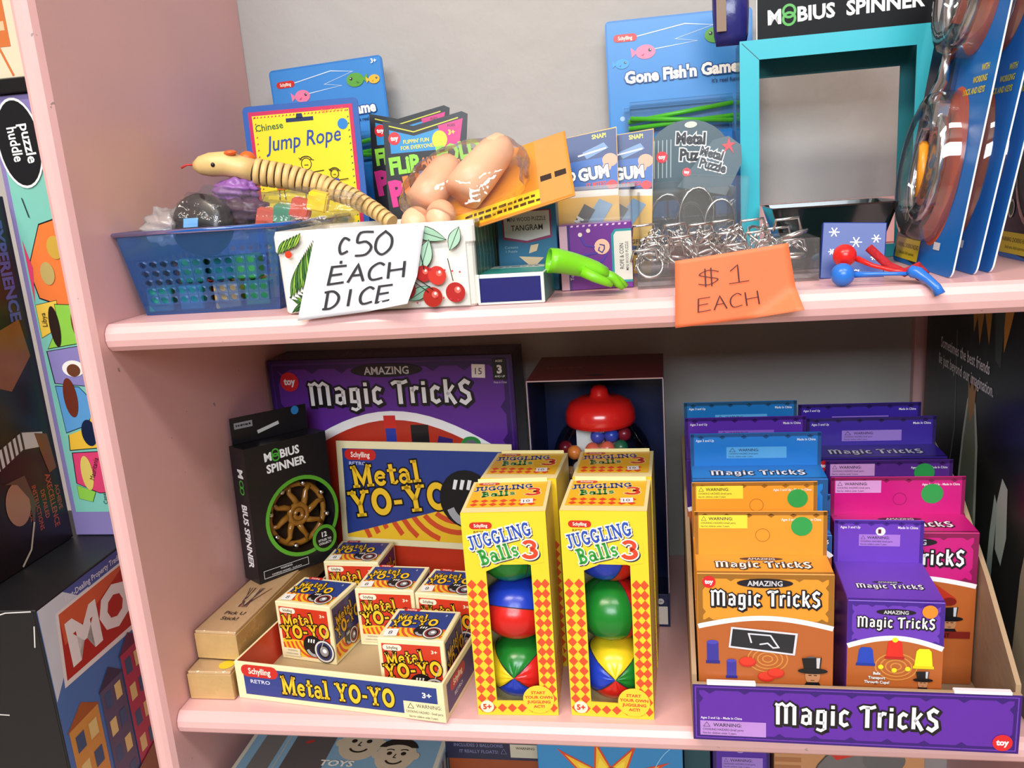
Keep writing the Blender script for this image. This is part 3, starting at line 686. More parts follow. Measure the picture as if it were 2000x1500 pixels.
def swirl(p, x, y, n, r0, dr, hx):
    for i in range(n): p.line(arc(x, y, r0+i*dr, (r0+i*dr)*.75, 0, 360, 20), dr*.28, hx)
def hat(p, x, y, s):
    p.circ(x, y-s*.62, s*.42, '#b98058', s*.55); p.poly([(x-s*.5, y-s*1.3), (x+s*.5, y-s*1.3), (x+s*.35, y-s*1.02), (x-s*.35, y-s*1.02)], '#15151a')
    p.polys([[(x-s*.24, y-s*.6), (x-s*.06, y-s*.6), (x-s*.06, y-s*.54), (x-s*.24, y-s*.54)], [(x+s*.06, y-s*.6), (x+s*.24, y-s*.6), (x+s*.24, y-s*.54), (x+s*.06, y-s*.54)], [(x-s*.12, y-s*.92), (x+s*.12, y-s*.92), (x+s*.1, y-s*.88), (x-s*.1, y-s*.88)]], '#3a2018')
    p.poly([(x-s*.62, y+s*.55), (x+s*.5, y+s*.62), (x+s*.42, y-s*.25), (x-s*.48, y-s*.25)], '#141418'); p.poly([(x+s*.2, y+s*.58), (x+s*.42, y+s*.6), (x+s*.36, y-s*.2), (x+s*.22, y-s*.2)], '#c9c9cc')
    p.poly(arc(x, y-s*.28, s*.85, s*.2, 0, 350, 20), '#101014')
def cup(p, x, y, s, hx, dk):
    p.poly([(x-s*.8, y-s), (x+s*.8, y-s), (x+s*.62, y+s*.75), (x+s*.4, y+s), (x-s*.4, y+s), (x-s*.62, y+s*.75)], hx); p.rect(x-s*.88, y-s, x+s*.88, y-s*.72, dk)
def pack(label, w, d, hb, hh, pos, yaw, base, dark, wbg, style, dot=None, seal=None, lean=0):
    r = empty('magic_trick_pack', label, 'toy pack', pos, yaw, lean, 0, 'magic trick packs in the purple tray')
    boxo('carton_body', (0, 0, 0, w, d, hb), mat(base, .34), r, .0006)
    boxo('hang_header', (0, d-.0012, hb-.0005, w, d, hb+hh), mat(base, .34), r, .0003)
    m = w*1000; H_ = hb*1000
    p = Print(r, 'front', w, d, hb)
    p.rect(.4, .4, m-.4, H_-.4, base); fh = 38*m/108 if style != 'small' else 31
    ornate(p, .4, H_-fh-8, m-.4, H_-.4, 4.2 if m > 90 else 3.2, dark, 6, 2)
    yb = 50; ya = H_-fh                 # tray lip hides what lies below yb
    p.rect(.4, .4, m-.4, ya-9, '#b4602c'); arch_field(p, m, .4, ya-10, ya-1.5, '#b4602c', 4.4)
    swirl(p, m*.52, yb+(ya-yb)*.35, 4, 4, 4, '#d08a40')
    cap = m*.128
    if style != 'small': toy_logo(p, m*.09, H_-7.5, 5.4)
    magic_title(p, m*.5, H_-fh*.74, cap, .86)
    fy = lambda t: yb+(ya-yb)*t
    if style == 'hat_set':
        for (x, y, s) in ((m*.11, fy(.42), .95), (m*.25, fy(.17), .78)):
            p.rect(x-5*s, y-9*s, x+5*s, y+11*s, '#3a3496'); p.circ(x, y+11*s, 5*s, '#4a46b0', 2*s); p.rect(x-6*s, y-10*s, x+6*s, y-7*s, '#2c2880')
        p.poly([(m*.23, fy(.52)), (m*.72, fy(.42)), (m*.74, fy(.76)), (m*.25, fy(.84))], '#d9d8e0'); p.poly([(m*.245, fy(.545)), (m*.705, fy(.45)), (m*.722, fy(.735)), (m*.262, fy(.81))], '#26262c')
        p.line([(m*.40, fy(.60)), (m*.38, fy(.74)), (m*.54, fy(.72)), (m*.6, fy(.54)), (m*.56, fy(.53)), (m*.52, fy(.60)), (m*.46, fy(.58))], 1.3, '#d9d9e2')
        for (x, y) in ((m*.37, fy(.30)), (m*.51, fy(.08)), (m*.58, fy(.14))): p.circ(x, y, 7, '#c8281f', 4.6); p.circ(x, y+1, 6.2, '#dc3a28', 3.8)
        p.circ(m*.84, fy(.36), 5.5, '#5a5c60', 3.4); hat(p, m*.85, fy(.26), 14)
    elif style == 'small':
        cup(p, m*.2, fy(.55), 8.5, '#2344b4', '#1a3494'); cup(p, m*.5, fy(.72), 8.5, '#dc2c24', '#b81f1c'); cup(p, m*.8, fy(.55), 9, '#f4e424', '#e0cc18')
        p.circ(m*.5, fy(.72)+9, 2.2, '#f4e424')
        for (x, y) in ((.36, .34), (.5, .28), (.64, .32)): p.circ(m*x, fy(y), 2.1, '#f4dc24')
        for i, t_ in enumerate(('Balls', 'Transport', 'Through Cups!')): p.text(t_, m*.32, fy(.17)-i*4, 2.6, '#f6f2ee', .03, .9, out='#5a1c10', ow=.04)
        hat(p, m*.8, fy(.16), 9)
    else:
        p.poly([(m*.5, fy(.95)), (m*.62, fy(1.0)), (m*.86, fy(.62)), (m*.76, fy(.52))], '#b8301f'); p.circ(m*.81, fy(.57), 6, '#7a1c18', 4)
        hat(p, m*.82, fy(.34), 13); p.rect(m*.55, fy(-.06), m*.97, fy(.06), '#7a2018'); p.text('CIENT', m*.76, fy(-.04), 4, '#2a0c10', .02)
    if seal: p.circ(m*.84, H_-7.5, 5.8, seal)
    p.done()
    p = Print(r, 'top', w, d, hb, 'printed_top'); dm = d*1000
    p.rect(.4, .4, m-.4, dm-1.5, base); p.rect(.4, .4, m-.4, 3.6, dark)
    magic_title(p, m*.5, dm*.3, min(cap*.8, dm*.42), .95, style != 'back' and dm > 30); p.done()
    p = Print(r, 'front', w, d, hb, 'header_print', off=(0, d-.0012, 0)); y0, y1 = H_+.3, (hb+hh)*1000-.3
    p.rect(.3, y0, m-.3, y1, base)
    L = [(.3, y0, 3.2, y1), (m-3.2, y0, m-.3, y1), (.3, y1-3.2, m-.3, y1)]
    p.polys([[(a, b), (c, b), (c, e), (a, e)] for a, b, c, e in L]+[[(x-3, y1-3.2), (x, y1-5.4), (x+3, y1-3.2), (x, y1-1.5)] for x in [m*(i+.5)/6 for i in range(6)]], dark)
    if wbg == 'left':
        warn(p, 4, y1-15, 40, 12, '#f0d840' if base.startswith('#e') else '#d69ad0'); p.text('Ages 3 and Up - Made In China', m-5, y1-8, 2.3, '#f6f2ee', .01, .8, al='r')
        p.line(arc(m*.52, y1-21 if hh > .03 else y1-16, 5.8, 5.8, 0, 360, 20), .35, dark)
    else:
        p.text('Ages 3 and Up', 5, y1-7.5, 2.4, '#f6f2ee', .01, .85, al='l'); p.text('Made In China', m-5, y1-7.5, 2.4, '#f6f2ee', .01, .85, al='r')
        warn(p, m*.28, y1-24, m*.46, 11, wbg)
        if style == 'small': p.circ(m*.52, y1-10, 4, '#f2eef2'); p.rect(m*.52-2, y1-12, m*.52+.5, y1-8, '#5a1c30')
    p.done()
    if dot:
        p = Print(r, 'front', w, d, hb, 'round_price_sticker', .0006, off=(0, d-.0012, 0)); p.circ(dot[0], y1-dot[1], dot[2], '#2f9a4a'); p.done()
    return r
OR, ORD = '#e8962e', '#9a6420'; PU2, PUD = '#5a2aa0', '#361468'; BL, BLD = '#1a78c8', '#1c4f86'; PK, PKD = '#c8187a', '#86164e'; DP, DPD = '#3a2296', '#281658'
z = .0034
pack('front orange magic trick pack with green dot, cups and coin printed on its face', .1085, .036, .148, .040, (.4945, -.0095, z), -.02, OR, ORD, 'left', 'hat_set', (88, 13, 8.6))
pack('second orange magic trick pack, only its green-dotted header showing behind the front one', .1065, .03, .15, .052, (.495, .0285, z), -.01, OR, ORD, 'left', 'hat_set', (90, 15, 8.6))
pack('bright blue magic trick pack with clear warning label, behind the orange packs', .117, .037, .199, .032, (.4965, .0725, z), -.02, BL, BLD, '#5aa8dc', 'back')
pack('small blue magic trick pack squeezed between orange pack and pink pack, green dot', .03, .012, .15, .034, (.5855, .0605, z), -.02, BL, BLD, '#5aa8dc', 'back', (18, 12, 8))
pack('purple magic trick pack between bright blue pack and teal-edged pack', .114, .034, .2025, .032, (.4935, .1165, z), -.02, PU2, PUD, '#8c5cc0', 'back')
pack('blue magic trick pack at the very back behind a purple pack in left column', .111, .034, .2125, .027, (.4945, .155, z), -.02, '#1670b4', '#1a4a6c', '#5aa8dc', 'back')
pack('small light purple magic trick pack with orange dot and three cups', .0735, .072, .123, .040, (.6145, -.0065, z), -.05, '#6a3ab4', '#43208a', '#a878d0', 'small', None, '#f08a2c')
pack('hot pink magic trick pack with green dot beside the kraft tray wall', .116, .042, .148, .037, (.6235, .0705, z), -.02, PK, PKD, 'left', 'plain', (88, 16, 9.5))
pack('dark purple magic trick pack with green dot right behind the pink one', .113, .022, .16, .032, (.6245, .1165, z), -.02, '#5a2a86', '#3c1a60', 'left', 'plain', (88, 12, 9))
pack('indigo magic trick pack showing a dark slanted top with silver title', .121, .039, .193, .029, (.6135, .1425, z), -.02, DP, DPD, '#9a78c8', 'back')
pack('indigo magic trick pack at the very back beside the white wall', .119, .030, .20, .027, (.6115, .1845, z), -.02, DP, DPD, '#9a78c8', 'back')
# ------------------------------------------------------------------ dark picture box along the right side
def dark_box():
    w, d, h = .030, .305, .343
    r = carton('picture_game_box', 'tall black-green game box with white handwriting standing along the right side', 'game box', w, d, h, (.7665, .012, .0002), '#12181c')
    p = Print(r, 'left', w, d, h, 'printed_face', rough=.3)
    # u runs from the back towards the front
    p.rect(.5, .5, 304.5, 342.5, '#141c20')
    p.poly([(115, 342), (130, 290), (150, 310), (165, 280), (180, 342)], '#1f2c2c'); p.poly([(128, 342), (135, 305), (142, 322), (150, 296), (158, 330), (172, 300), (176, 342)], '#b98a3a')
    p.poly([(200, 342), (205, 300), (214, 320), (222, 342)], '#c8923c'); p.poly([(180, 342), (188, 290), (200, 285), (204, 342)], '#3a4a48')
    p.line([(92, 300), (98, 200), (80, 120)], 2, '#7a8480')
    p.poly([(112, 30), (110, 120), (120, 200), (128, 238), (138, 250), (150, 238), (160, 200), (166, 110), (160, 30)], '#cfd4c4'); p.poly([(116, 30), (115, 120), (124, 196), (131, 232), (138, 243), (147, 232), (155, 196), (160, 110), (155, 30)], '#7f8a74')
    p.poly([(128, 262), (131, 232), (138, 216), (147, 232), (150, 262), (144, 250), (139, 266), (134, 250)], '#b98a44')
    p.poly([(196, 60), (200, 130), (206, 170), (214, 160), (210, 110), (208, 50)], '#9db0ac'); p.poly([(214, 120), (212, 165), (220, 190), (232, 184), (236, 140), (228, 110)], '#a8bab4')
    p.poly([(262, 20), (268, 120), (284, 190), (302, 210), (302, 20)], '#9a927c')
    p.text('Sometimes the best friends', 48, 274, 12, '#ffffff', .012, .72, al='l'); p.text('lie just beyond our imagination.', 44, 256, 12, '#ffffff', .012, .70, al='l')
    p.done()
dark_box()
# ================================================================== BELOW THE LOWER SHELF
def below():
    zf = -.3796
    r = carton('retro_toy_box', 'pale blue retro toy box with two drawn smiling children on its lid', 'toy box', .222, .23, .275, (.012, .035, zf), '#9fb8c4')
    p = Print(r, 'top', .222, .23, .275, 'lid_print')
    p.rect(.5, .5, 221, 229, '#cfc9b4'); p.rect(5, 3, 216, 226, '#7fa4b8'); p.rect(16, 3, 40, 226, '#6e6a64'); p.rect(52, 3, 98, 226, '#5a5450'); p.line([(45, 3), (45, 226)], 1.2, '#b8ac98'); p.line([(66, 60), (74, 64)], 4, '#b8322a')
    def kid(x, y, s):
        p.circ(x, y, s, '#c9b89a', s*1.15); p.poly(arc(x, y+s*.35, s*1.02, s*.95, 15, 165, 14), '#2a2420'); p.poly(arc(x, y+s*.2, s*.85, s*.6, 20, 160, 12), '#c9b89a')
        for k in (-1, 1): p.circ(x+k*s*.35, y+s*.15, s*.13, '#2a2420'); p.line(arc(x+k*s*.35, y+s*.3, s*.22, s*.15, 30, 150, 6), s*.07, '#2a2420'); p.circ(x+k*s*1.0, y, s*.18, '#c9b89a', s*.25)
        p.line(arc(x, y-s*.25, s*.42, s*.35, 200, 340, 8), s*.1, '#2a2420'); p.line([(x, y+s*.1), (x-s*.08, y-s*.15), (x+s*.06, y-s*.18)], s*.06, '#2a2420')
    kid(128, 62, 24); kid(172, 44, 22); p.text('TOYS', 112, 24, 9, '#efe8d8', .03, 1.2, shear=.1); p.done()
    p = Print(r, 'right', .222, .23, .275, 'printed_side'); p.polys([[(10+i*14, 200), (14+i*14, 200), (20+i*14, 270), (16+i*14, 270)] for i in range(15)], '#3a3a44'); p.done()
    r = carton('kraft_orange_box', 'dark orange carton under the navy balloon box', 'box', .098, .15, .262, (.236, .098, zf), '#8a3c14')
    r = carton('balloon_kit_box', 'navy box with lettering about floating balloons on top of orange carton', 'box', .102, .15, .04, (.234, .096, zf+.2622), '#1b1d3a')
    p = Print(r, 'front', .102, .15, .04); p.text('INCLUDES 3 BALLOONS', 36, 15.5, 4, '#6a6a8c', .02, .9); p.text('IT REALLY FLOATS!', 36, 8, 4, '#6a6a8c', .02, .9); p.rect(70, 4, 101, 20, '#b9b09a'); p.text('WARNING', 86, 14, 3, '#3a2a20', .02); p.line([(60, 8), (63, 14), (66, 8), (60, 8)], .5, '#6a6a8c'); p.done()
    r = carton('starburst_box', 'sky blue box with red and yellow starburst under the pink shelf edge', 'toy box', .142, .14, .325, (.339, .058, zf), '#2f7fb4')
    p = Print(r, 'front', .142, .14, .325); cx, cy = 68, 268
    for R_, q, c in ((74, 30, '#c8401f'), (62, 26, '#e8b42c'), (44, 24, '#f0cf3c')):
        p.poly([((cx+(R_ if i % 2 == 0 else q)*math.cos(PI*i/11)), cy+(R_ if i % 2 == 0 else q)*.72*math.sin(PI*i/11)) for i in range(22)], c)
    p.circ(cx+6, cy+6, 17, '#7a2018', 15); p.circ(cx+6, cy+5, 13, '#d8a8a0', 11); p.circ(cx+6, cy+4, 6, '#1a1414'); p.line(arc(150, 260, 40, 60, 120, 200, 10), .8, '#8cc0dc'); p.done()
    carton('teal_box', 'dark teal carton between starburst box and purple hanging pack', 'box', .026, .12, .31, (.483, .09, zf), '#14444e')
    r = carton('hanging_magic_pack', 'purple magic pack with pale warning label on the lowest shelf', 'toy pack', .056, .04, .298, (.512, .098, zf), '#4a2296')
    p = Print(r, 'front', .056, .04, .298); ornate(p, .4, 180, 55.6, 297.5, 3, '#2c1458', 4, 4); warn(p, 9, 262, 40, 13, '#9a78c8'); p.line(arc(27, 284, 4, 3, 200, 340, 8), .8, '#b8a8d8'); p.done()
    r = carton('tan_game_box', 'tan game box with grey and red shapes on the lowest shelf', 'game box', .142, .2, .296, (.572, .098, zf), '#b98458')
    p = Print(r, 'front', .142, .2, .296); p.polys([[(.5, 200+i*9), (26, 200+i*9), (26, 205+i*9), (.5, 205+i*9)] for i in range(10)], '#a0683e'); p.poly(arc(80, 240, 46, 55, 0, 350, 24), '#3a3634'); p.poly(arc(78, 240, 43, 52, 0, 350, 24), '#6a6664'); p.poly([(40, 296), (92, 296), (86, 285), (60, 276)], '#c0281f'); p.line([(78, 292), (100, 276)], 1, '#2a2624'); p.circ(104, 278, 20, '#5c5a5a', 16); p.done()
below()
# ================================================================== UPPER SHELF
Z = H+.0003
def basket():
    r = empty('plastic_basket', 'translucent blue perforated plastic basket at left end of upper shelf', 'basket', (.075, .115, Z))
    m = clear('#2f9cee', .10, .42, .10, .12)
    x0, x1, y0, y1 = -.0635, .0655, -.073, .078      # foot
    X0, X1, Y0, Y1 = -.0715, .0795, -.088, .095       # rim
    hb = .0735
    bot = [(x0, y0, 0), (x1, y0, 0), (x1, y1, 0), (x0, y1, 0)]; top = [(X0, Y0, hb), (X1, Y0, hb), (X1, Y1, hb), (X0, Y1, hb)]
    boxo('basket_floor', (x0, y0, 0, x1, y1, .0016), m, r, .0004)
    for s in range(4):
        a, b, c, d_ = [Vector(q) for q in (bot[s], bot[(s+1) % 4], top[(s+1) % 4], top[s])]
        f = lambda u, v: tuple((a*(1-u)+b*u)*(1-v)+(d_*(1-u)+c*u)*v)
        V, F = [], []
        nx, nz = 12, 5
        u0, u1, v0, v1 = .07, .93, .13, .68
        def quad(ua, ub, va, vb):
            o = len(V); V.extend([f(ua, va), f(ub, va), f(ub, vb), f(ua, vb)]); F.append((o, o+1, o+2, o+3))
        quad(0, 1, 0, v0); quad(0, 1, v1, 1); quad(0, u0, v0, v1); quad(u1, 1, v0, v1)
        for i in range(nx):
            for j in range(nz):
                ua, ub = u0+(u1-u0)*i/nx, u0+(u1-u0)*(i+1)/nx; va, vb = v0+(v1-v0)*j/nz, v0+(v1-v0)*(j+1)/nz
                uc, vc = (ua+ub)/2, (va+vb)/2; o = len(V)
                ring = [(uc+(ub-ua)*.36*math.cos(PI/8+PI*k/4), vc+(vb-va)*.36*math.sin(PI/8+PI*k/4)) for k in range(8)]
                sq = [(ub, vc), (ub, vb), (uc, vb), (ua, vb), (ua, vc), (ua, va), (uc, va), (ub, va)]
                V.extend([f(*q) for q in ring]+[f(*q) for q in sq])
                for k in range(8):
                    kn = (k+1) % 8; F.append((o+k, o+kn, o+8+kn, o+8+k))
        w = mesh('basket_wall', V, F, m, None, r); md = w.modifiers.new('thick', 'SOLIDIFY'); md.thickness = .0014; md.offset = -1
    path = [(X0-.001, Y0-.001, hb), (X1+.001, Y0-.001, hb), (X1+.001, Y1+.001, hb), (X0-.001, Y1+.001, hb)]
    tube('rim', path, .0022, clear('#1668c8', .14, .9, .65, .12), r, 6, True)
    bl = [((.022, .055, .0), '#1f9a78', .3, 'teal'), ((.052, .06, .0), '#2a9a90', .1, 'teal'), ((.085, .056, 0), '#c8a468', .5, 'natural wood'), ((.11, .07, 0), '#2f9a4a', .2, 'green'), ((.04, .1, .0), '#b83a30', .7, 'red'), ((.1, .11, 0), '#c8a468', .2, 'natural wood'), ((.075, .1, .0), '#d8c84a', .9, 'yellow'), ((.05, .066, .0235), '#1f8a70', .4, 'teal'), ((.1, .075, .0235), '#3aa04a', .1, 'green'), ((.072, .078, .0235), '#2a9a90', .8, 'teal')]
    for (x, y, zz), hx, rz, nm in bl:
        o = boxo('toy_block', (-.011, -.011, 0, .011, .011, .022), mat(hx, .5), None, .0012, loc=(x, y, Z+.0022+zz), rot=(0, 0, rz)); tag(o, nm+' toy block lying inside the blue basket', 'block', nm+' blocks in the blue basket')
basket()
def crumple(name, label, cat, loc, sc, seed, m, group=None, flat=.5, amp=.28):
    random.seed(seed); ph = [random.uniform(0, 6) for _ in range(6)]
    def fn(v):
        n = v.normalized(); q = 1+amp*(math.sin(5*n.x+ph[0])*math.sin(6*n.y+ph[1])+.6*math.sin(11*n.z+ph[2]+4*n.x)+.5*math.sin(14*n.x+9*n.y+ph[3]))
        return Vector((v.x*q, v.y*q, v.z*q*flat+0))
    o = sphere(name, 1, m, None, loc, sc, 40, 24, lambda v: v)
    for v in o.data.vertices: 
        c = Vector((v.co.x/sc[0], v.co.y/sc[1], v.co.z/sc[2])); c = fn(c); v.co = Vector((c.x*sc[0], c.y*sc[1], c.z*sc[2]))
    if label: tag(o, label, cat, group)
    return o
BAG = clear('#fbfbf8', .085, .03, .03, .07, .5, 70)
def basket_load():
    # wooden jointed snake in its bag
    pts = [(.0565, .085, .5095), (.085, .088, .510), (.112, .092, .5005), (.142, .098, .4935), (.172, .102, .483), (.199, .098, .4715), (.222, .088, .459), (.24, .078, .4475)]
    r = empty('wooden_snake', 'jointed natural wood toy snake with red tongue lying across the basket', 'toy', (0, 0, 0))
    wd = mat('#dcb878', .42, 0, .04, 60, .12, 70); dk = mat('#3a2c1c', .7)
    P = [Vector(p) for p in pts]; L = [0]
    for a, b in zip(P, P[1:]): L.append(L[-1]+(b-a).length)
    def at(s):
        for i in range(len(P)-1):
            if s <= L[i+1] or i == len(P)-2:
                return P[i].lerp(P[i+1], (s-L[i])/(L[i+1]-L[i]))
    tot = L[-1]
    h0, h1 = 0, .056
    tube('head', [at(x) for x in (0, .006, .016, .03, .044, .056)], [.004, .0085, .0110, .0115, .0105, .0110], wd, r, 12)
    n = 22
    for i in range(n):
        s0 = h1+.0014+(tot-h1)*i/n; s1 = h1+(tot-h1)*(i+1)/n; rr = .0122*(1-.5*(i/n)**1.3)
        o_ = tube('segment', [at(s0), at(s1)], rr, wd, r, 14); o_.data.polygons.foreach_set('use_smooth', [len(f_.vertices) == 4 for f_ in o_.data.polygons])
    tube('leather_core', [at(.05+(tot-.055)*i/10) for i in range(11)], [.0102*(1-.5*(i/10)**1.3) for i in range(11)], dk, r, 10)
    tube('tongue', [(.0575, .085, .5105), (.05, .083, .511), (.045, .082, .5085)], .0009, mat('#c8281f', .5), r, 6)
    for k in (-1, 1): sphere('eye', .0022, mat('#15151a', .3), r, (.079, .088+k*.0104-.0005, .509 if k < 0 else .514), seg=10, rings=6)
    sphere('snake_spot', .005, mat('#e8601f', .4), r, (.094, .0835, .5185), (1.2, 1, .5), 12, 8)
    # black round toy with blue sticker in a bag
    r = empty('round_black_toy', 'black round toy with light blue sticker in a clear bag in the basket', 'toy', (.0725, .055, .4570), -.15, -.25)
    lathe('case', [(0, -.012), (.02, -.012), (.0265, -.009), (.028, 0), (.0265, .009), (.02, .012), (0, .012)], mat('#1c1a1c', .3), r, 28, rot=(PI/2, 0, 0))
    boxo('blue_sticker', (-.011, -.0126, -.004, .004, -.0121, .004), mat('#6aa8e8', .4), r, 0)
    crumple('plastic_bag', 'crumpled clear bag around the black round toy', 'plastic bag', (.078, .068, .464), (.036, .034, .036), 3, BAG, None, .7, .10)
    # bag of coloured blocks
    for (x, zz, ry, hx, nm) in ((.1765, .4705, .3, '#f0cc1c', 'yellow'), (.1595, .4655, .35, '#c8503c', 'red'), (.143, .4615, .2, '#4a8a6c', 'green'), (.1265, .4595, .3, '#c85a48', 'coral')):
        o = boxo('bead_cube', (-.0085, -.0085, -.0085, .0085, .0085, .0085), mat(hx, .4), None, .0015, 2, loc=(x, .072, zz), rot=(.1, ry, .2)); tag(o, nm+' wooden cube in the clear bag on top of the basket', 'block', 'coloured cubes in a clear bag')
    crumple('plastic_bag', 'long crumpled clear bag holding coloured cubes', 'plastic bag', (.150, .076, .465), (.064, .026, .026), 8, BAG, None, .7, .14)
    crumple('plastic_bag', 'cloudy white plastic bag corner sticking up at the basket left side', 'plastic bag', (.034, .064, .4575), (.024, .020, .020), 15, clear('#f4f2ee', .08, .05, .22, .12, .4, 50), None, .8, .14)
    sphere_o = sphere('orange_ball', .008, mat('#e8641c', .4), None, (.096, .112, .5125)); tag(sphere_o, 'small orange ball peeking out behind the wooden snake head', 'ball')
    crumple('purple_trinket', 'purple toy wrapped in clear film under the snake head', 'toy', (.092, .088, .485), (.022, .014, .012), 21, mat('#8a5aa0', .35), None, .9, .12)
    crumple('dark_trinket', 'dark purple and red small toy in the basket pile', 'toy', (.103, .078, .466), (.024, .014, .014), 22, mat('#4a2a48', .35), None, .9, .12)
basket_load()
def card_prism(name, pts, t, m, parent, y=0):
    n = len(pts); V = [(a*.001, y, b*.001) for a, b in pts]+[(a*.001, y+t, b*.001) for a, b in pts]
    return mesh(name, V, [tuple(range(n)), tuple(range(2*n-1, n-1, -1))]+[(i, n+i, n+(i+1) % n, (i+1) % n) for i in range(n)], m, None, parent)
def rrect(w, h, r, n=5):
    return arc(w-r, r, r, r, -90, 0, n)+arc(w-r, h-r, r, r, 0, 90, n)+arc(r, h-r, r, r, 90, 180, n)+arc(r, r, r, r, 180, 270, n)
def jump_rope():
    w, h = 126, 190
    r = empty('jump_rope_card', 'yellow and blue carded jump rope pack with hand drawn children', 'toy pack', (.0505, .206, Z), 0, -.03, .0)
    card_prism('card', rrect(w, h, 5), .0016, mat('#2a5ca8', .4), r)
    p = Print(r, 'front', .126, .0016, .19)
    p.frame(6, 6, w-6, h-6, 5, '#c82a5a'); p.rect(10, 10, w-10, h-10, '#f2da2a'); random.seed(4)
    q = []
    for i in range(26):
        for (x, y, v) in ((11+i*4, h-13, 0), (11+i*4, 12, 0), (12, 12+i*6.6, 1), (w-13, 12+i*6.6, 1)): 
            if x < w-10 and y < h-9: q.append([(x, y), (x+2.4, y+.8), (x+1.4, y+2.4)])
    p.polys(q[::2], '#c82a3a'); p.polys(q[1::2], '#2a6a3a')
    p.polys([[(47, 171), (77, 171), (77, 175), (47, 175)], [(58, 174), (66, 174), (65, 179), (59, 179)]], '#1a2c58')
    p.text('Ages 5 & UP', 98, 178, 3.5, '#e08a1c', 0); p.text('Chinese', 28, 165, 7, '#2a6a3a', .015, 1, .06); p.text('Jump Rope', 63, 146, 16, '#2a4a9c', .008, .84, .07, .22)
    p.circ(108, 165, 5.5, '#2a7fc8')
    def kid(x, y, s, body):
        p.line(arc(x, y, 5*s, 5.5*s, 0, 360, 14), .8, '#2a2418'); p.line([(x-4*s, y+4*s), (x-7*s, y+6*s)], .8, '#2a2418'); p.line([(x+4*s, y+4*s), (x+8*s, y+3*s)], .8, '#2a2418'); p.line(arc(x, y+3*s, 6*s, 4*s, 10, 170, 8), 1, '#2a2418')
        p.poly([(x-5*s, y-6*s), (x+5*s, y-6*s), (x+6*s, y-22*s), (x-6*s, y-22*s)], body); p.line([(x-5*s, y-8*s), (x-16*s, y-5*s)], .9, '#2a2418'); p.line([(x+5*s, y-8*s), (x+17*s, y-7*s)], .9, '#2a2418'); p.line([(x-2*s, y-1*s), (x+2*s, y-1*s)], .7, '#2a2418')
        p.line([(x-3*s, y-22*s), (x-4*s, y-34*s)], .9, '#2a2418'); p.line([(x+3*s, y-22*s), (x+4*s, y-34*s)], .9, '#2a2418')
    kid(64, 128, 1.1, '#2f8a3c'); kid(34, 122, .85, '#d86a2c'); kid(94, 116, .85, '#2a4ab0'); p.done()
jump_rope()
def fish(p, x, y, s, hx, dk, flip=1):
    p.circ(x, y, s, hx, s*.72); p.poly([(x-flip*s*.85, y), (x-flip*s*1.5, y+s*.55), (x-flip*s*1.4, y-s*.5)], hx); p.circ(x+flip*s*.45, y+s*.15, s*.17, '#15151a'); p.circ(x+flip*s*.5, y+s*.2, s*.06, '#f4f4f2'); p.poly([(x-flip*s*.1, y-s*.1), (x-flip*s*.5, y-s*.35), (x-flip*s*.2, y-s*.4)], dk)
def fish_card(pos, yaw, lean, roll, label, sc=1.0, wide=1.0):
    w, h = 146*sc, 250*sc
    r = empty('fishing_game_card', label, 'toy pack', pos, yaw, lean, roll, 'carded fishing games'); r.scale.x = wide
    card_prism('card', rrect(w, h, 5), .0016, mat('#2a78c0', .35), r)
    p = Print(r, 'front', w*.001, .0016, h*.001)
    k = sc
    p.rect(2, 2, w-2, h-2, '#3a86cc'); 
    for i, (x, y) in enumerate(((14, 150), (10, 120), (24, 100), (132, 160), (136, 130), (128, 90), (12, 60), (136, 40))): p.circ(x*k, y*k, (2.5+i % 3*1.6)*k, '#a8c8e8')
    p.line([(30*k, 232*k), (80*k, 240*k), (108*k, 236*k), (70*k, 226*k), (92*k, 222*k), (48*k, 218*k)], 1, '#cfe0f0')
    logo_pill(p, 8*k, 228*k, 24*k); fish(p, 40*k, 216*k, 10*k, '#e87a9c', '#b84a70', 1); fish(p, 16*k, 206*k, 7*k, '#3a98d8', '#2a6ca8', 1); fish(p, 110*k, 226*k, 11*k, '#5aa03c', '#3c742a', -1); fish(p, 134*k, 224*k, 7*k, '#e8b83a', '#b8862a', 1)
    p.text('3+', 136*k, 242*k, 5*k, '#f4f4f2', .03)
    p.text("Gone Fish'n Game", 75*k, 187*k, 12*k, '#f4f2ea', .045, .92, .02, out='#1a4a8c', ow=.06); p.text("it's reel fun!", 118*k, 179*k, 4*k, '#1a2c58', .02, 1)
    p.done()
    bl = boxo('blister', (.016*k, -.022, .03*k, .130*k, -.0004, .165*k), clear('#ffffff', .14, .05, 0, .04), r, .006, 2)
    tb = mat('#4ec81f', .3)
    for i, (a, b) in enumerate((((.02, 157), (.125, 168)), ((.02, 150), (.125, 155)), ((.022, 160), (.124, 150)))): tube('fishing_rod', [(a[0]*k, -.008-i*.003, a[1]*.001*k-.012), (b[0]*k, -.008-i*.003, b[1]*.001*k-.012)], .0026, tb, r, 8)
    bo = boxes('pond_tray', [(.02*k, -.016, .04*k, .056*k, -.002, .130*k), (.058*k, -.018, .04*k, .092*k, -.002, .136*k), (.094*k, -.016, .04*k, .126*k, -.002, .130*k)], mat('#2f86d8', .25), r, .003)
    p = Print(r, 'front', w*.001, 0, h*.001, 'tray_sticker', .0186); fish(p, 76*k, 126*k, 6*k, '#d8502c', '#a83a20', -1); p.done()
fish_card((.0475, .312, Z+.0005), -.06, -.02, -.035, "blue carded fishing game with pink fish standing behind the yellow jump rope card", .95)
fish_card((.4275, .318, Z), .0, -.02, -.005, "blue carded fishing game with green rods standing beside the teal display frame", 1.02, 1.04)
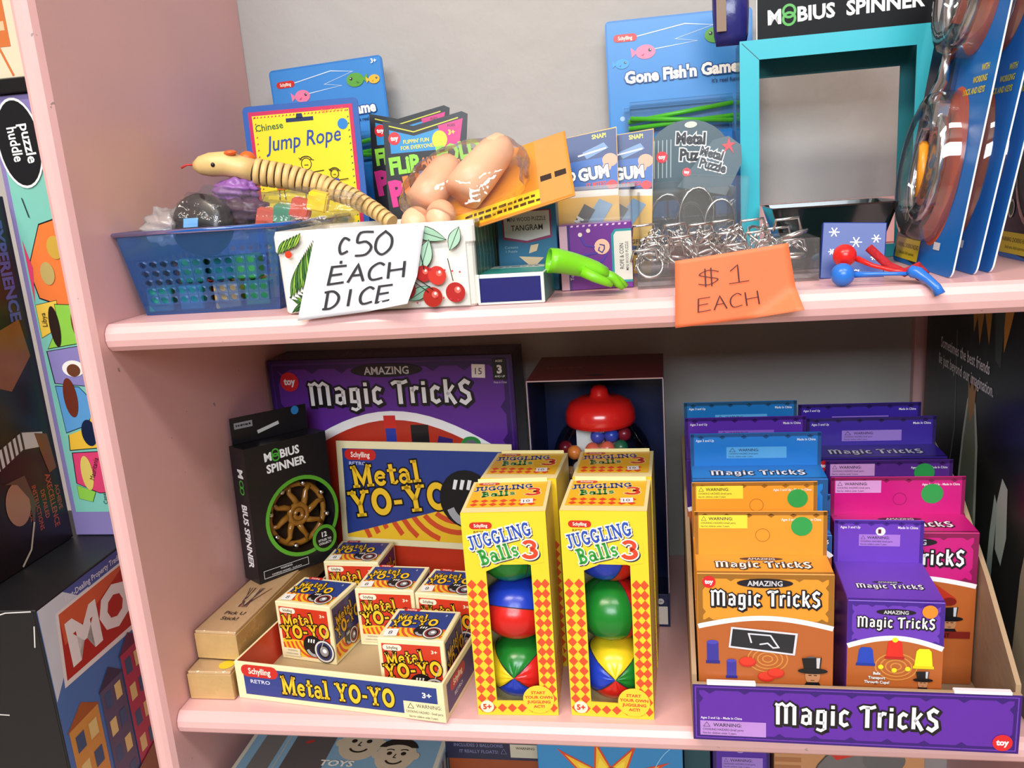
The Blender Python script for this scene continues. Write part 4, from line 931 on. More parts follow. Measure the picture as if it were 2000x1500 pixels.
def flip_pack(pos, yaw, lean, roll, label):
    r = empty('flip_puzzle_pack', label, 'toy pack', pos, yaw, lean, roll, 'black shaped puzzle cards')
    pts = [(0, 0), (104, 0), (108, 100), (98, 128), (84, 132), (88, 165), (82, 168), (30, 158), (-2, 166), (-4, 90)]
    card_prism('card', pts, .0015, mat('#15151a', .35), r)
    p = Print(r, 'front', .1, .0015, .17)
    p.line([(4, 160), (30, 152), (78, 162)], 1.2, '#c8c83a'); p.poly([(4, 132), (78, 132), (76, 157), (30, 148), (4, 156)], '#2a8cc8'); p.poly([(62, 132), (78, 138), (83, 161), (56, 156)], '#c8287a'); p.text('AGES', 70, 154, 2.6, '#2a1420', .02); p.text('3+', 70, 146, 5, '#e8e03a', .03); p.circ(57, 142, 8, '#f0d22a', 9)
    toy_logo(p, 9, 147, 6.5); p.text("FLIPPIN' FUN", 32, 141, 4, '#e8dc3a', .02, .9, .02); p.text('FOR EVERYONE!', 33, 135, 4, '#e8dc3a', .02, .9, .02)
    p.text('FLiP', 18, 112, 17, '#8cd03c', .05, .82, .06); p.text('AND', 46, 117, 9, '#e8802c', .05, .8, .08); p.text('FOLD', 77, 121, 17, '#8cd03c', .05, .8, .12)
    for i, (c, ch) in enumerate((('#d82c84', 'P'), ('#f0802c', 'U'), ('#2a9ad8', 'Z'), ('#d82c84', 'Z'), ('#f0802c', 'L'), ('#2a9ad8', 'E'))): p.text(ch, 9+i*18, 80+i*4, 25, c, .06, .85, .12)
    p.poly([(10, 40), (100, 52), (100, 66), (10, 60)], '#2a7cb8'); p.text('HOW MANY', 34, 47, 8, '#f4f4f2', .03, .85, .1); p.rect(6, 6, 100, 38, '#2a7cb8'); p.done()
flip_pack((.2005, .212, Z), 0, -.08, -.01, 'black shaped puzzle card with colourful block letters above the cherry tin')
flip_pack((.1705, .262, Z+.012), 0, -.06, .0, 'black shaped puzzle card mostly hidden behind another puzzle card')
# ------------------------------------------------------------------ cherry tin with handwritten sign
def rr_ring(x0, y0, x1, y1, r, z, n=4):
    return [(a, b, z) for a, b in [(x1-r+r*math.cos(t), y0+r+r*math.sin(t)) for t in [math.radians(-90+90*i/n) for i in range(n+1)]]+[(x1-r+r*math.cos(t), y1-r+r*math.sin(t)) for t in [math.radians(90*i/n) for i in range(n+1)]]+[(x0+r+r*math.cos(t), y1-r+r*math.sin(t)) for t in [math.radians(90+90*i/n) for i in range(n+1)]]+[(x0+r+r*math.cos(t), y0+r+r*math.sin(t)) for t in [math.radians(180+90*i/n) for i in range(n+1)]]]
def tin():
    w, d, h = .168, .106, .0685
    r = empty('cherry_tin', 'white rectangular tin painted with cherries and green palm leaves', 'tin', (.1605, .0035, Z), -.035)
    rings_ = [(.002, 0), (.0006, .002), (.0, .048), (-.0004, .05), (-.0016, .052), (-.0016, .064), (-.0004, .0685), (.002, .0685), (.003, .06), (.003, .012)]
    V = []; F = []
    for e, zz in rings_: V += rr_ring(e, e, w-e, d-e, .007, zz)
    n = len(V)//len(rings_)
    for j in range(len(rings_)-1):
        for i in range(n): F.append((j*n+i, j*n+(i+1) % n, (j+1)*n+(i+1) % n, (j+1)*n+i))
    F += [tuple(range(n))[::-1], tuple(range((len(rings_)-1)*n, len(rings_)*n))]
    mesh('tin_body', V, F, mat('#ece8de', .22, 0, 0, 50, .03, 30, .5, .3), None, r, False)
    p = Print(r, 'front', w, d, h, 'painted_front', .0018, rough=.25); p.rect(6, 1.5, 162, 67.5, '#ece8de')
    def leaf(x, y, a, L, wd, c1, c2='#1c2420'):
        ca, sa = math.cos(a), math.sin(a); f = lambda u, v: (min(max(x+u*ca-v*sa, 1), 166), min(max(y+u*sa+v*ca, .5), 68))
        p.poly([f(L*t*1.03-L*.015, (wd+.6)*math.sin(PI*t)) for t in [i/8 for i in range(9)]]+[f(L*t*1.03-L*.015, -(wd+.6)*math.sin(PI*t)) for t in [1-i/8 for i in range(1, 8)]], c2)
        p.poly([f(L*t, wd*math.sin(PI*t)*1) for t in [i/8 for i in range(9)]]+[f(L*t, -wd*math.sin(PI*t)) for t in [1-i/8 for i in range(1, 8)]], c1); p.line([f(0, 0), f(L, 0)], .5, c2)
    p.line([(8, 14), (24, 30), (46, 36)], .9, '#1c2420')
    for i in range(12):
        x = 9+i*3; leaf(x, 13+i*1.9, 1.25+.05*i, 27, 2.0, ['#5a8c3a', '#8cb84a', '#3a6a34'][i % 3]); leaf(x+1, 13+i*1.9, -.5-.04*i, 24, 1.9, ['#4a7c3a', '#7ca844', '#2f5a30'][i % 3])
    for i in range(6): leaf(4+i*3, 50+i, 1.0, 14, 1.6, ['#6a9c3a', '#9cc04a'][i % 2]); leaf(10+i*4, 2+i*.6, .6, 16, 1.4, '#3f7034')
    p.circ(14, 50, 3, '#d8402a')
    leaf(116, 66, -.35, 34, 5, '#9cc4a8'); leaf(124, 30, 1.2, 27, 6, '#a8cdb4'); leaf(112, 8, .5, 22, 4.5, '#7ca890'); leaf(150, 46, 1.1, 20, 4.5, '#a8cdb4')
    for (x, y, s, c) in ((115, 30, 6, '#8c1f22'), (127, 29, 6.5, '#a82424'), (138, 27, 7.5, '#c8382f'), (112, 17, 7.5, '#8c1f22'), (133, 10, 8, '#a8281f'), (152, 13, 8, '#b02a2a'), (104, 30, 6, '#7c1a1e')): p.circ(x, y, s, c); p.circ(x+s*.25, y+s*.25, s*.34, '#d8685a'); p.circ(x+s*.3, y+s*.35, s*.14, '#f8e8e4')
    for a, b in (((118, 40), (124, 56)), ((128, 32), (126, 46)), ((113, 28), (130, 14)), ((151, 22), (148, 40)), ((134, 16), (118, 28))): p.line([a, b], .7, '#1c2018')
    for i in range(10): p.circ(120+(i*37 % 40), 6+(i*23 % 45), .8, '#c8384a')
    p.done()
    p = Print(r, 'right', w, d, h, 'painted_side', .0018, rough=.25); p.rect(2, 2, 98, 66, '#2c4a34')
    for i in range(7): p.line([(8+i*13, 4), (14+i*12, 40), (8+i*13, 64)], 2.4, '#5a8c5a')
    p.done()
tin()
def paper(name, label, cat, pts, y, hx, curl, strokes, ink, lw, group=None, tilt=0, ext=None):
    """a sheet hanging in front of the shelf edge: TL, TR, BR, BL in x,z metres"""
    TL, TR, BR, BL = pts; n = 16; V = []; F = []
    for j in range(n+1):
        for i in range(n+1):
            u, v = i/n, j/n
            a = [TL[k]*(1-u)*(1-v)+TR[k]*u*(1-v)+BR[k]*u*v+BL[k]*(1-u)*v for k in (0, 1)]
            e = max(0, (u+v-1.62))*curl
            V.append((a[0], y-tilt*(1-v)-e-.0012*math.sin(3.1*u+v), a[1]+e*.25))
    for j in range(n):
        for i in range(n): F.append((j*(n+1)+i, (j+1)*(n+1)+i, (j+1)*(n+1)+i+1, j*(n+1)+i+1))
    o = mesh(name, V, F, mat(hx, .6, 0, .08, 40, .02), None, None, True); md = o.modifiers.new('thick', 'SOLIDIFY'); md.thickness = .0003; md.offset = 1
    tag(o, label, cat, group)
    SV, SF = [], []
    def f(u, v):
        a = [TL[k]*(1-u)*(1-v)+TR[k]*u*(1-v)+BR[k]*u*v+BL[k]*(1-u)*v for k in (0, 1)]
        e = max(0, (u+v-1.62))*curl
        return (a[0], y-tilt*(1-v)-e-.0012*math.sin(3.1*u+v)-.0012, a[1]+e*.25)
    for st in strokes:
        fine = []
        for a, b in zip(st, st[1:]):
            for k in range(4): fine.append((a[0]+(b[0]-a[0])*k/4, a[1]+(b[1]-a[1])*k/4))
        fine.append(st[-1]); R_ = ribbon(fine, lw); o0 = len(SV)
        for q in R_: SV += [f(*q[0]), f(*q[1])]
        SF += [(o0+2*i, o0+2*i+1, o0+2*i+3, o0+2*i+2) for i in range(len(R_)-1)]
    mesh('handwriting', SV, SF, mat(ink, .5), None, o)
    return o
def smooth(P, n=4):
    out = []
    for i in range(len(P)-1):
        a, b, c, d = P[max(i-1, 0)], P[i], P[i+1], P[min(i+2, len(P)-1)]
        for k in range(n):
            t = k/n; out.append(tuple(.5*(2*b[j]+(c[j]-a[j])*t+(2*a[j]-5*b[j]+4*c[j]-d[j])*t*t+(3*b[j]-a[j]-3*c[j]+d[j])*t**3) for j in (0, 1)))
    return out+[P[-1]]
def hand(word, x, y, w, h, gap=.25):
    """simple capital strokes in sheet units; y grows downwards"""
    G = {'E': [[(1, 0), (.05, .02), (0, 1), (1, .95)], [(0, .5), (.8, .46)]], 'A': [[(0, 1), (.5, 0), (1, 1)], [(.2, .62), (.85, .6)]], 'C': [[(.95, .15), (.6, 0), (.15, .25), (.05, .65), (.3, .97), (.95, .9)]],
         'H': [[(0, 0), (.05, 1)], [(.95, 0), (1, 1)], [(0, .52), (1, .47)]], 'D': [[(.1, 0), (.12, 1)], [(-.15, .05), (.5, .03), (.95, .35), (.9, .75), (.5, 1), (-.1, 1)]], 'I': [[(.5, 0), (.5, 1)]],
         '5': [[(.95, 0), (.2, .02), (.12, .42), (.6, .4), (.95, .65), (.7, .95), (.1, .98)]], '0': [[(.5, 0), (.1, .3), (.1, .75), (.5, 1), (.92, .72), (.9, .28), (.5, 0)]], 'c': [[(.95, .2), (.4, .1), (.1, .4), (.35, .72), (.95, .62)], [(.5, 1.0), (.5, 1.12)]],
         '$': [[(.95, .2), (.5, .02), (.1, .25), (.5, .48), (.9, .7), (.5, .98), (.05, .85)], [(.36, -.12), (.36, 1.1)], [(.62, -.12), (.62, 1.1)]], '1': [[(.1, .3), (.5, 0), (.5, 1)], [(0, 1.02), (1, 1)]]}
    out = []; n = len(word); cw = w/(n+gap*(n-1))
    for i, ch in enumerate(word):
        for st in G[ch]:
            if ch in 'C50c$D' and len(st) > 3: st = smooth(st)
            out.append([(x+i*cw*(1+gap)+a*cw, y+b*h) for a, b in st])
    return out
st = hand('c', .25, .08, .1, .28)+hand('50', .40, .05, .34, .27, .12)+hand('EACH', .22, .42, .66, .2)+hand('DICE', .22, .70, .58, .2)
paper('price_note', 'white paper note handwritten 50 each dice taped to the cherry tin', 'paper sign', ((.2035, .4495), (.2925, .4470), (.2765, .3845), (.1785, .3770)), -.0105, '#efecf2', .04, st, '#2e2c30', .025)
st = hand('$', .19, .20, .2, .22)+hand('1', .46, .19, .17, .25)+hand('EACH', .19, .60, .5, .2)
paper('price_note', 'orange sticky note handwritten one dollar each on the shelf edge', 'paper sign', ((.4835, .4085), (.5655, .4172), (.5745, .3650), (.4825, .3575)), -.0112, '#f4784a', .05, st, '#4a2426', .011)
# ------------------------------------------------------------------ skin-coloured novelty pack on the tin
def novelty():
    r = empty('novelty_finger_pack', 'orange carded pack of skin-coloured rubber novelties lying on the cherry tin', 'toy pack', (.268, .048, .4520), .16, .62, -.30)
    c, s = 1, 0
    card_prism('x', [(0, 0), (1, 0), (1, 1)], .001, mat('#e09a2c', .4), r); bpy.data.objects.remove(r.children[0])
    # card lies along local x (rising to the right), facing up and forward
    boxo('card', (0, -.042, -.0008, .140, .048, .0006), mat('#d8882c', .38), r, .0003)
    p = Print(r, 'top', .14, .09, .0006, 'card_print', off=(0, -.042, 0)); p.rect(1, 1, 139, 89, '#dc8c2c'); p.rect(40, 3, 120, 22, '#ecc42c'); scrib(p, 48, 14, 62, 4, '#4a3010', 2); scrib(p, 46, 7, 66, 4, '#4a3010', 3); p.rect(112, 2, 138, 88, '#d89048'); scrib(p, 114, 30, 22, 8, '#2a1a14', 5); p.done()
    sk = mat('#f0b892', .38, 0, .06, 90, .06, 60)
    def blob(name, path, rad, n=16): return tube(name, path, rad, sk, r, n)
    blob('rubber_piece', [(.052, -.018, .0185), (.0522, -.0178, .0186), (.066, -.002, .02), (.083, .018, .021), (.091, .027, .021), (.095, .031, .021)], [.006, .0170, .0170, .0150, .0115, .004])
    blob('rubber_piece', [(.016, -.012, .0165), (.0162, -.0118, .0166), (.026, .004, .018), (.038, .022, .019), (.043, .030, .019), (.045, .034, .019)], [.006, .0152, .0152, .0135, .0100, .004])
    for (x, y, q) in ((.010, -.029, .0125), (.032, -.031, .0125)):
        sphere('rubber_piece', q, sk, r, (x, y, .0135), (1.0, 1.2, 1.0), 20, 12)
    bl = crumple('blister', None, None, (.054, .0, .016), (.056, .044, .026), 5, clear('#fff6ee', .14, .05, .02, .05, .25, 40), None, 1.0, .05); bl.parent = r
novelty()
# ------------------------------------------------------------------ small boxes in the middle
def mids():
    r = carton('tangram_box', 'teal mini wood tangram puzzle box standing behind the green rubber hand', 'toy box', .0525, .022, .0765, (.3345, .0735, Z), '#1f6a8c', 0, -.02)
    p = Print(r, 'front', .0525, .022, .0765); p.poly([(5, 46), (26, 42), (48, 46), (48, 70), (5, 70)], '#8c2a5a'); p.poly([(6.5, 48), (26, 44), (46.5, 48), (46.5, 69), (6.5, 69)], '#cfcfc8'); p.text('MINI WOOD PUZZLE', 26.5, 61, 3.6, '#2a2622', .006, .72); p.text('TANGRAM', 26.5, 53, 5, '#2a2622', .01, .85); p.text('Contains', 12, 38, 2.4, '#9ac0cc', 0); p.text('1 Puzzle', 12, 34.5, 2.4, '#9ac0cc', 0)
    wc = '#e0c49a'
    p.poly([(27, 33), (34, 35), (36, 41), (29, 40)], wc); p.poly([(18, 31), (40, 29), (30, 20)], wc); p.poly([(18, 8), (30, 20), (42, 8)], wc); p.poly([(17, 16), (26, 18), (18, 8)], wc); p.poly([(24, 8), (36, 8), (30, 13)], '#1f6a8c'); p.done()
    r = carton('rope_puzzle_box', 'purple mini wood rope and coin puzzle box beside the clear metal puzzle tray', 'toy box', .0615, .03, .0555, (.3895, .0635, Z), '#6a2a86', .03)
    p = Print(r, 'front', .0615, .03, .0555); p.rect(.3, .3, 8, 55, '#c8a0ac'); p.rect(7, .3, 9, 55, '#3a2a6a')
    p.polys([[(10+i*5, 53.5), (12+i*5, 53.5), (12.6+i*5, 55), (10.6+i*5, 55)] for i in range(10)], '#e0b8d8')
    p.poly([(44, 8), (47, 5), (61, 5), (61, 50), (47, 50), (44, 46)], '#2a8a90'); p.poly([(46, 9), (48, 7), (61, 7), (61, 48), (48, 48), (46, 45)], '#d4d0c4'); p.text('MINI WOOD PUZZLE', 58, 27, 2.6, '#2a2622', .004, .72, PI/2); p.text('ROPE & COIN', 54, 27, 3.6, '#2a2622', .006, .72, PI/2)
    p.circ(36, 36, 6.5, '#e8b89a'); p.line([(34, 36), (33, 33), (36, 31), (38, 34), (38, 37), (34, 38)], 1, '#3a3486'); p.line([(30, 36), (22, 38), (18, 46)], 1.3, '#4a3c9c'); p.line([(32, 31), (24, 30), (12, 28)], 1.3, '#4a3c9c'); p.line([(40, 30), (36, 24), (30, 22)], 1.3, '#4a3c9c')
    for x, y in ((18, 47), (25, 50)): p.circ(x, y, 1.8, '#e8d0c0')
    p.text('Toy', 11, 12, 3, '#e8d8ec', .01, 1, PI/2); p.done()
    r = carton('slide_box', 'navy and white slide-open puzzle box lying in front of the teal tangram box', 'toy box', .0545, .062, .0245, (.3275, .001, Z), '#dfe6dc', -.02)
    p = Print(r, 'front', .0545, .06, .0245, 'navy_drawer'); p.rect(2, 2, 52.5, 22.5, '#d9e8dc'); p.rect(2.4, 2.2, 52, 21.6, '#1f1f66'); p.done()
    p = Print(r, 'top', .0545, .062, .0245, 'printed_top'); p.rect(1, 1.5, 53.5, 61, '#2a8c80'); p.rect(4, 40, 50, 58, '#cfd8cc'); scrib(p, 10, 46, 34, 5, '#2a3a44', 4); p.done()
    p = Print(r, 'right', .0545, .062, .0245, 'printed_side'); p.rect(1, 1, 61, 23.5, '#1f7a70'); p.done()
    # green rubber hand
    gm = mat('#76c81c', .34, 0, .06, 120, .05, 40)
    r = empty('rubber_hand', 'bright green rubber finger-puppet hand lying in front of the purple box', 'toy', (.3845, .017, .4120), .32)
    V = []; F = []; P_ = [((0, 0, -.0005), .0100, .0115), ((.006, 0, -.001), .0098, .0112), ((.014, .0, -.003), .0092, .0102), ((.022, .001, -.0055), .0088, .0100), ((.031, .002, -.0085), .0080, .0112), ((.040, .002, -.0118), .0070, .0120), ((.047, .002, -.0150), .0056, .0118)]
    n = 16
    prof = P_+[((.0470, .002, -.0150), .002, .009)]
    inner = [((.012, 0, -.0025), .0068, .0078), ((.0005, 0, -.0005), .0082, .0096)]
    for (c, a, b) in inner+prof:
        for k in range(n):
            t = 2*PI*k/n; V.append((c[0]+a*math.cos(t)*.25, c[1]+b*math.sin(t), c[2]+a*math.cos(t)))
    m_ = len(V)//n
    for j in range(m_-1):
        for k in range(n): F.append((j*n+k, j*n+(k+1) % n, (j+1)*n+(k+1) % n, (j+1)*n+k))
    F += [tuple(range(n)), tuple(range((m_-1)*n, m_*n))]
    for i, (dy, L, dz) in enumerate(((-.0082, .0165, -.001), (-.0028, .021, 0), (.0028, .021, 0), (.0082, .017, -.001))):
        g = tubegeo([(.043, .002+dy*.85, -.0135), (.052, .002+dy, -.0175+dz), (.043+L*.75, .002+dy*1.05, -.0225+dz), (.043+L, .002+dy*1.05, -.0268+dz*.5)], [.0040, .0037, .0033, .0021], 10)
        o = len(V); V += g[0]; F += [tuple(o+q for q in f) for f in g[1]]
    g = tubegeo([(.026, -.008, -.0105), (.034, -.0125, -.0155), (.043, -.0140, -.0200), (.048, -.0140, -.0232)], [.0048, .0042, .0034, .002], 10); o = len(V); V += g[0]; F += [tuple(o+q for q in f) for f in g[1]]
    mesh('hand_body', V, F, gm, None, r, True)
mids()
# ------------------------------------------------------------------ clear bins, gum packs, metal puzzles
ACR = clear('#eef2f2', .10, .08, .03, .03)
def openbox(name, label, b, m, t=.0016, cat='box', rim=None, group=None):
    x0, y0, z0, x1, y1, z1 = b
    r = empty(name, label, cat, (x0, y0, z0), group=group); w, d, h = x1-x0, y1-y0, z1-z0
    boxo('bottom', (0, 0, 0, w, d, t), m, r, .0003)
    for q in ((0, 0, t, w, t, h), (0, d-t, t, w, d, h), (0, t, t, t, d-t, h), (w-t, t, t, w, d-t, h)): boxo('wall', q, m, r, .0003)
    if rim: boxes('rim', [(-.004, -.004, h-.003, w+.004, 0, h), (-.004, d, h-.003, w+.004, d+.004, h), (-.004, 0, h-.003, 0, d, h), (w, 0, h-.003, w+.004, d, h)], rim, r)
    return r
openbox('clear_food_tub', 'clear plastic tub with wide rim holding blue gum packs', (.3615, .1065, Z, .4505, .186, .4665), clear('#f2f4f2', .12, .06, .08, .1), .0012, 'tub', clear('#f2f4f2', .16, .05, .30, .15))
def gum_pack(pos, yaw, lean, roll, label):
    r = empty('snapping_gum_pack', label, 'toy pack', pos, yaw, lean, roll, 'blue and yellow gum prank packs')
    w, h = 62, 128
    card_prism('card', [(0, 0), (w, 0), (w, h+5), (0, h-4)], .0013, mat('#e8b43a', .35), r)
    p = Print(r, 'front', .062, .0013, .128, off=(0, 0, .016))
    p.poly([(.5, -10), (w-.5, -10), (w-.5, 60), (.5, 60)], '#e8b43a')
    h = 112
    p.poly([(.5, 62), (w-.5, 62), (w-.5, h+4), (.5, h-4)], '#15306c'); p.poly([(.5, 64), (w-.5, 64), (w-.5, 92), (20, 88), (.5, 80)], '#1f5cac'); p.rect(.5, 56, w-.5, 62, '#efe6d8')
    p.poly([(30, 96), (50, 104), (54, 99), (34, 90)], '#6a8cb8'); p.line([(26, 93), (52, 99)], 1.4, '#f0f0f2'); p.circ(55, 88, 7, '#d8a080', 6); p.circ(52, 82, 4, '#d8a080')
    p.text('SNAP!', 46, 108, 4, '#e8d83a', .03, .9, .1); p.text('GUM', 40, 72, 11, '#f4f4f2', .05, .85, .1, out='#15204a', ow=.05); p.text('D', 20, 71, 9, '#f4f4f2', .05, .85, .1, out='#15204a', ow=.05); p.text('IT BITES!', 42, 65, 4, '#d83a2a', .03, .9, .08); p.circ(56, 66, 5, '#d8242a', 4)
    p.poly([(20, 20), (44, 54), (56, 48), (34, 14)], '#7ca4c8'); p.poly([(8, 14), (30, 50), (40, 44), (18, 10)], '#17171a'); p.text('GUM', 24, 28, 7, '#f4f4f2', .03, .9, 1.02); p.rect(2, 2, 60, 10, '#2a5ca0'); p.text('FINGER', 44, 12, 4, '#4a3410', .02); p.rect(46, 1.5, 56, 9.5, '#15151a'); p.text('3', 51, 3, 5, '#f4f4f2', .04); p.done()
gum_pack((.3775, .128, Z+.0045), 0, -.12, .0, 'blue and yellow snapping gum pack leaning in the clear tub, overlapping its twin')
gum_pack((.4045, .1475, Z+.0045), 0, -.12, .05, 'blue and yellow snapping gum pack leaning behind its twin in the clear tub')
openbox('acrylic_bin', 'empty-looking clear acrylic bin behind the tray of metal puzzles', (.4565, .125, Z, .5425, .195, .4575), ACR, .0018, 'bin')
tr = openbox('acrylic_tray', 'low clear acrylic tray full of chains and metal rings', (.4545, .0485, Z, .5995, .1165, .4145), ACR, .002, 'tray')
boxo('divider', (.071, .002, .002, .0725, .066, .034), ACR, tr, .0003)
def metal_tag(pos, yaw, lean, roll, label, pts, title):
    r = empty('metal_puzzle_tag', label, 'toy pack', pos, yaw, lean, roll, 'metal puzzle cards')
    card_prism('card', pts, .0013, mat('#3f5660', .35), r)
    p = Print(r, 'front', .08, .0013, .08)
    if title == 1:
        p.polys([[(8+i*4, 22), (9+i*4, 22), (11+i*4, 58), (10+i*4, 58)] for i in range(5)], '#9aa8ac')
        p.text('Metal', 45, 52, 11, '#15151a', .05, .85, -.1, out='#f4f4f2', ow=.07); p.text('Puzzle', 50, 36, 11, '#15151a', .05, .85, -.1, out='#f4f4f2', ow=.07); toy_logo(p, 17, 42, 5.5); p.circ(46, 70, 6, '#c8ccc0', 3)
    else:
        p.text('Metal', 29, 34, 8.5, '#15151a', .05, .85, -.22, out='#f4f4f2', ow=.08); p.text('Puzzle', 31, 23, 8.5, '#15151a', .05, .85, -.22, out='#f4f4f2', ow=.08); toy_logo(p, 8, 20, 4); p.poly([(40, 38), (45, 43), (50, 38), (47, 45), (51, 48), (46, 48), (44, 53), (43, 47), (38, 46), (42, 43)], '#c8202c')
    p.done()
    boxo('clear_sleeve', (.004, -.006, -.062, .066, -.0005, .018), clear('#f0f4f4', .06, .05, .03, .05), r, .002)
    tube('wire_piece', [(.02+.016*math.cos(2*PI*i/20), -.003, -.02+.026*math.sin(2*PI*i/20)) for i in range(20)], .0013, STEEL, r, 6, True)
    tube('wire_piece', [(.042+.014*math.cos(2*PI*i/20), -.003, -.026+.022*math.sin(2*PI*i/20)) for i in range(20)], .0013, STEEL, r, 6, True)
metal_tag((.4645, .205, .4455), 0, -.06, -.02, 'larger slate-coloured round-topped metal puzzle card beside the teal frame', [(0, 0), (82, 0), (84, 35)]+arc(42, 35, 42, 40, 0, 180, 14)+[(0, 30)], 1)
metal_tag((.4925, .172, .4530), 0, -.1, .10, 'smaller slate metal puzzle card with red star overlapping the larger card', [(0, 6), (46, 0), (58, 30), (56, 46), (44, 54), (30, 50)], 2)
def wire_puzzles():
    lab = 'shiny steel ring and chain puzzle heaped in the clear acrylic tray'
    random.seed(31)
    def link_chain(path):
        V, F = [], []; P = [Vector(p) for p in path]; k = 0
        for a, b in zip(P, P[1:]):
            n = max(1, int((b-a).length/.0042))
            for i in range(n):
                c = a.lerp(b, (i+.5)/n); t = (b-a).normalized(); s = t.cross(Vector((.2, .9, .3))).normalized(); q = s.cross(t)
                s2 = s if k % 2 else q
                g = tubegeo([tuple(c+t*.0032*math.cos(2*PI*j/8)+s2*.0019*math.sin(2*PI*j/8)) for j in range(8)], .0006, 5, True); o = len(V); V += g[0]; F += [tuple(o+x for x in f) for f in g[1]]; k += 1
        return V, F
    for i in range(18):
        x = .468+(i % 6)*.0225+random.uniform(-.003, .003); y = .066+(i//6)*.0165+random.uniform(-.005, .005); zz = Z+.004
        r = empty('wire_puzzle', lab, 'metal puzzle', (x, y, zz), group='steel wire puzzles in the tray')
        R_ = random.uniform(.009, .0135); ax = Vector((random.uniform(-.4, .4), random.uniform(-.9, .3), random.uniform(.3, 1))).normalized()
        e1 = ax.cross(Vector((0, 0, 1))).normalized() if abs(ax.z) < .98 else Vector((1, 0, 0)); e2 = ax.cross(e1); zc = .010+.009*((i//6+i) % 3)
        C = Vector((0, 0, zc+.004))
        tube('ring', [tuple(C+e1*R_*math.cos(2*PI*j/22)+e2*R_*math.sin(2*PI*j/22)) for j in range(22)], .0014, STEEL, r, 7, True)
        C2 = C+Vector((random.uniform(-.008, .008), -.004, .004)); R2 = R_*.8
        tube('bar', [tuple(C2+Vector((-.011, 0, 0))), tuple(C2+Vector((-.009, 0, .009))), tuple(C2+Vector((.009, .002, .010))), tuple(C2+Vector((.011, .002, 0)))], .0013, STEEL, r, 7)
        V, F = link_chain([(-.012, -.004, .012), (-.006, .0, .032+.009*math.sin(i)), (.004, .002, .034+.009*math.cos(2*i)), (.011, -.003, .018)]); mesh('chain', V, F, STEEL, None, r, True)
wire_puzzles()
# ------------------------------------------------------------------ teal display frame
def display_frame():
    w, d, h = .172, .05, .206
    r = empty('spinner_display_frame', 'empty turquoise cardboard display frame with black spinner header', 'display box', (.5545, .199, Z), -.03)
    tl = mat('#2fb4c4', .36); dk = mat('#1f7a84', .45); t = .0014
    f = .0175
    boxes('front_frame', [(0, 0, 0, f, t, h-f), (w-f, 0, 0, w, t, h-f), (0, 0, h-f, w, t, h), (f, 0, 0, w-f, t, .012)], tl, r)
    p = Print(r, 'front', w, d, h, 'mitre_fold', .0002); p.line([(2, 204), (17.5, 188.5)], .6, '#16505c'); p.done()
    boxo('side_film', (0, t, 0, .0008, d, h), clear('#6ac0c8', .12, .7, .25, .1), r, 0)
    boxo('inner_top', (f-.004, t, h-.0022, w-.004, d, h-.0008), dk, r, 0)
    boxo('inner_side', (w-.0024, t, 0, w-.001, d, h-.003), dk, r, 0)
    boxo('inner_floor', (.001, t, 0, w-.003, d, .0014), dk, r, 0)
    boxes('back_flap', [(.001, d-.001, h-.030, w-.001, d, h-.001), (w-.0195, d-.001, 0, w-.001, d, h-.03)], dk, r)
    hd = boxo('header_card', (.016, .0016, h-.004, w-.001, .003, h+.048), mat('#101012', .4, spec=.15), r, .0003)
    boxo('torn_white_edge', (.0152, .0008, h-.002, .016, .0032, h+.046), mat('#e8e6e2', .6), r, 0)
    p = Print(r, 'front', w, d, h, 'header_print', -.0012); mobius_title(p, 62, 219, 12.5, False, .98, .02)
    p.done()
    q = empty('foil_pouch', 'purple foil pouch with brown print resting on the turquoise frame', 'pouch', (.5475, .226, Z+h+.0005), .0, -.05)
    V = []; F = []; n = 12
    for j, (zz, a, b) in enumerate(((0, .014, .0006), (.01, .016, .006), (.03, .017, .008), (.05, .017, .006), (.062, .016, .0006))):
        for k in range(n): t_ = 2*PI*k/n; V.append((.002+a*math.cos(t_), b*math.sin(t_), zz))
    for j in range(4):
        for k in range(n): F.append((j*n+k, j*n+(k+1) % n, (j+1)*n+(k+1) % n, (j+1)*n+k))
    F += [tuple(range(n))[::-1], tuple(range(4*n, 5*n))]
    mesh('pouch_body', V, F, mat('#2a2a70', .22, 0, .3, 60), None, q, True); boxo('brown_panel', (-.012, -.0090, .012, -.003, -.0084, .05), mat('#7a5a34', .4), q, 0)
display_frame()
def black_dish():
    r = empty('black_dish', 'shallow dark green-black glossy tray tilted behind the small blue box', 'tray', (.625, .152, Z))
    V = []; F = []
    R_ = [(.034, .022, 0), (.0365, .025, .001), (.0525, .038, .0545), (.0545, .04, .056), (.0515, .037, .0555), (.036, .024, .003)]
    for a, b, zz in R_: V += rr_ring(-a, -b, a, b, .006, zz)
    n = len(V)//len(R_)
    for j in range(len(R_)-1):
        for i in range(n): F.append((j*n+i, j*n+(i+1) % n, (j+1)*n+(i+1) % n, (j+1)*n+i))
    F += [tuple(range(n))[::-1], tuple(range((len(R_)-1)*n, len(R_)*n))]
    mesh('dish_body', V, F, mat('#101c1a', .16, 0, 0, 50, .1, 30, .6, .5), None, r)
black_dish()
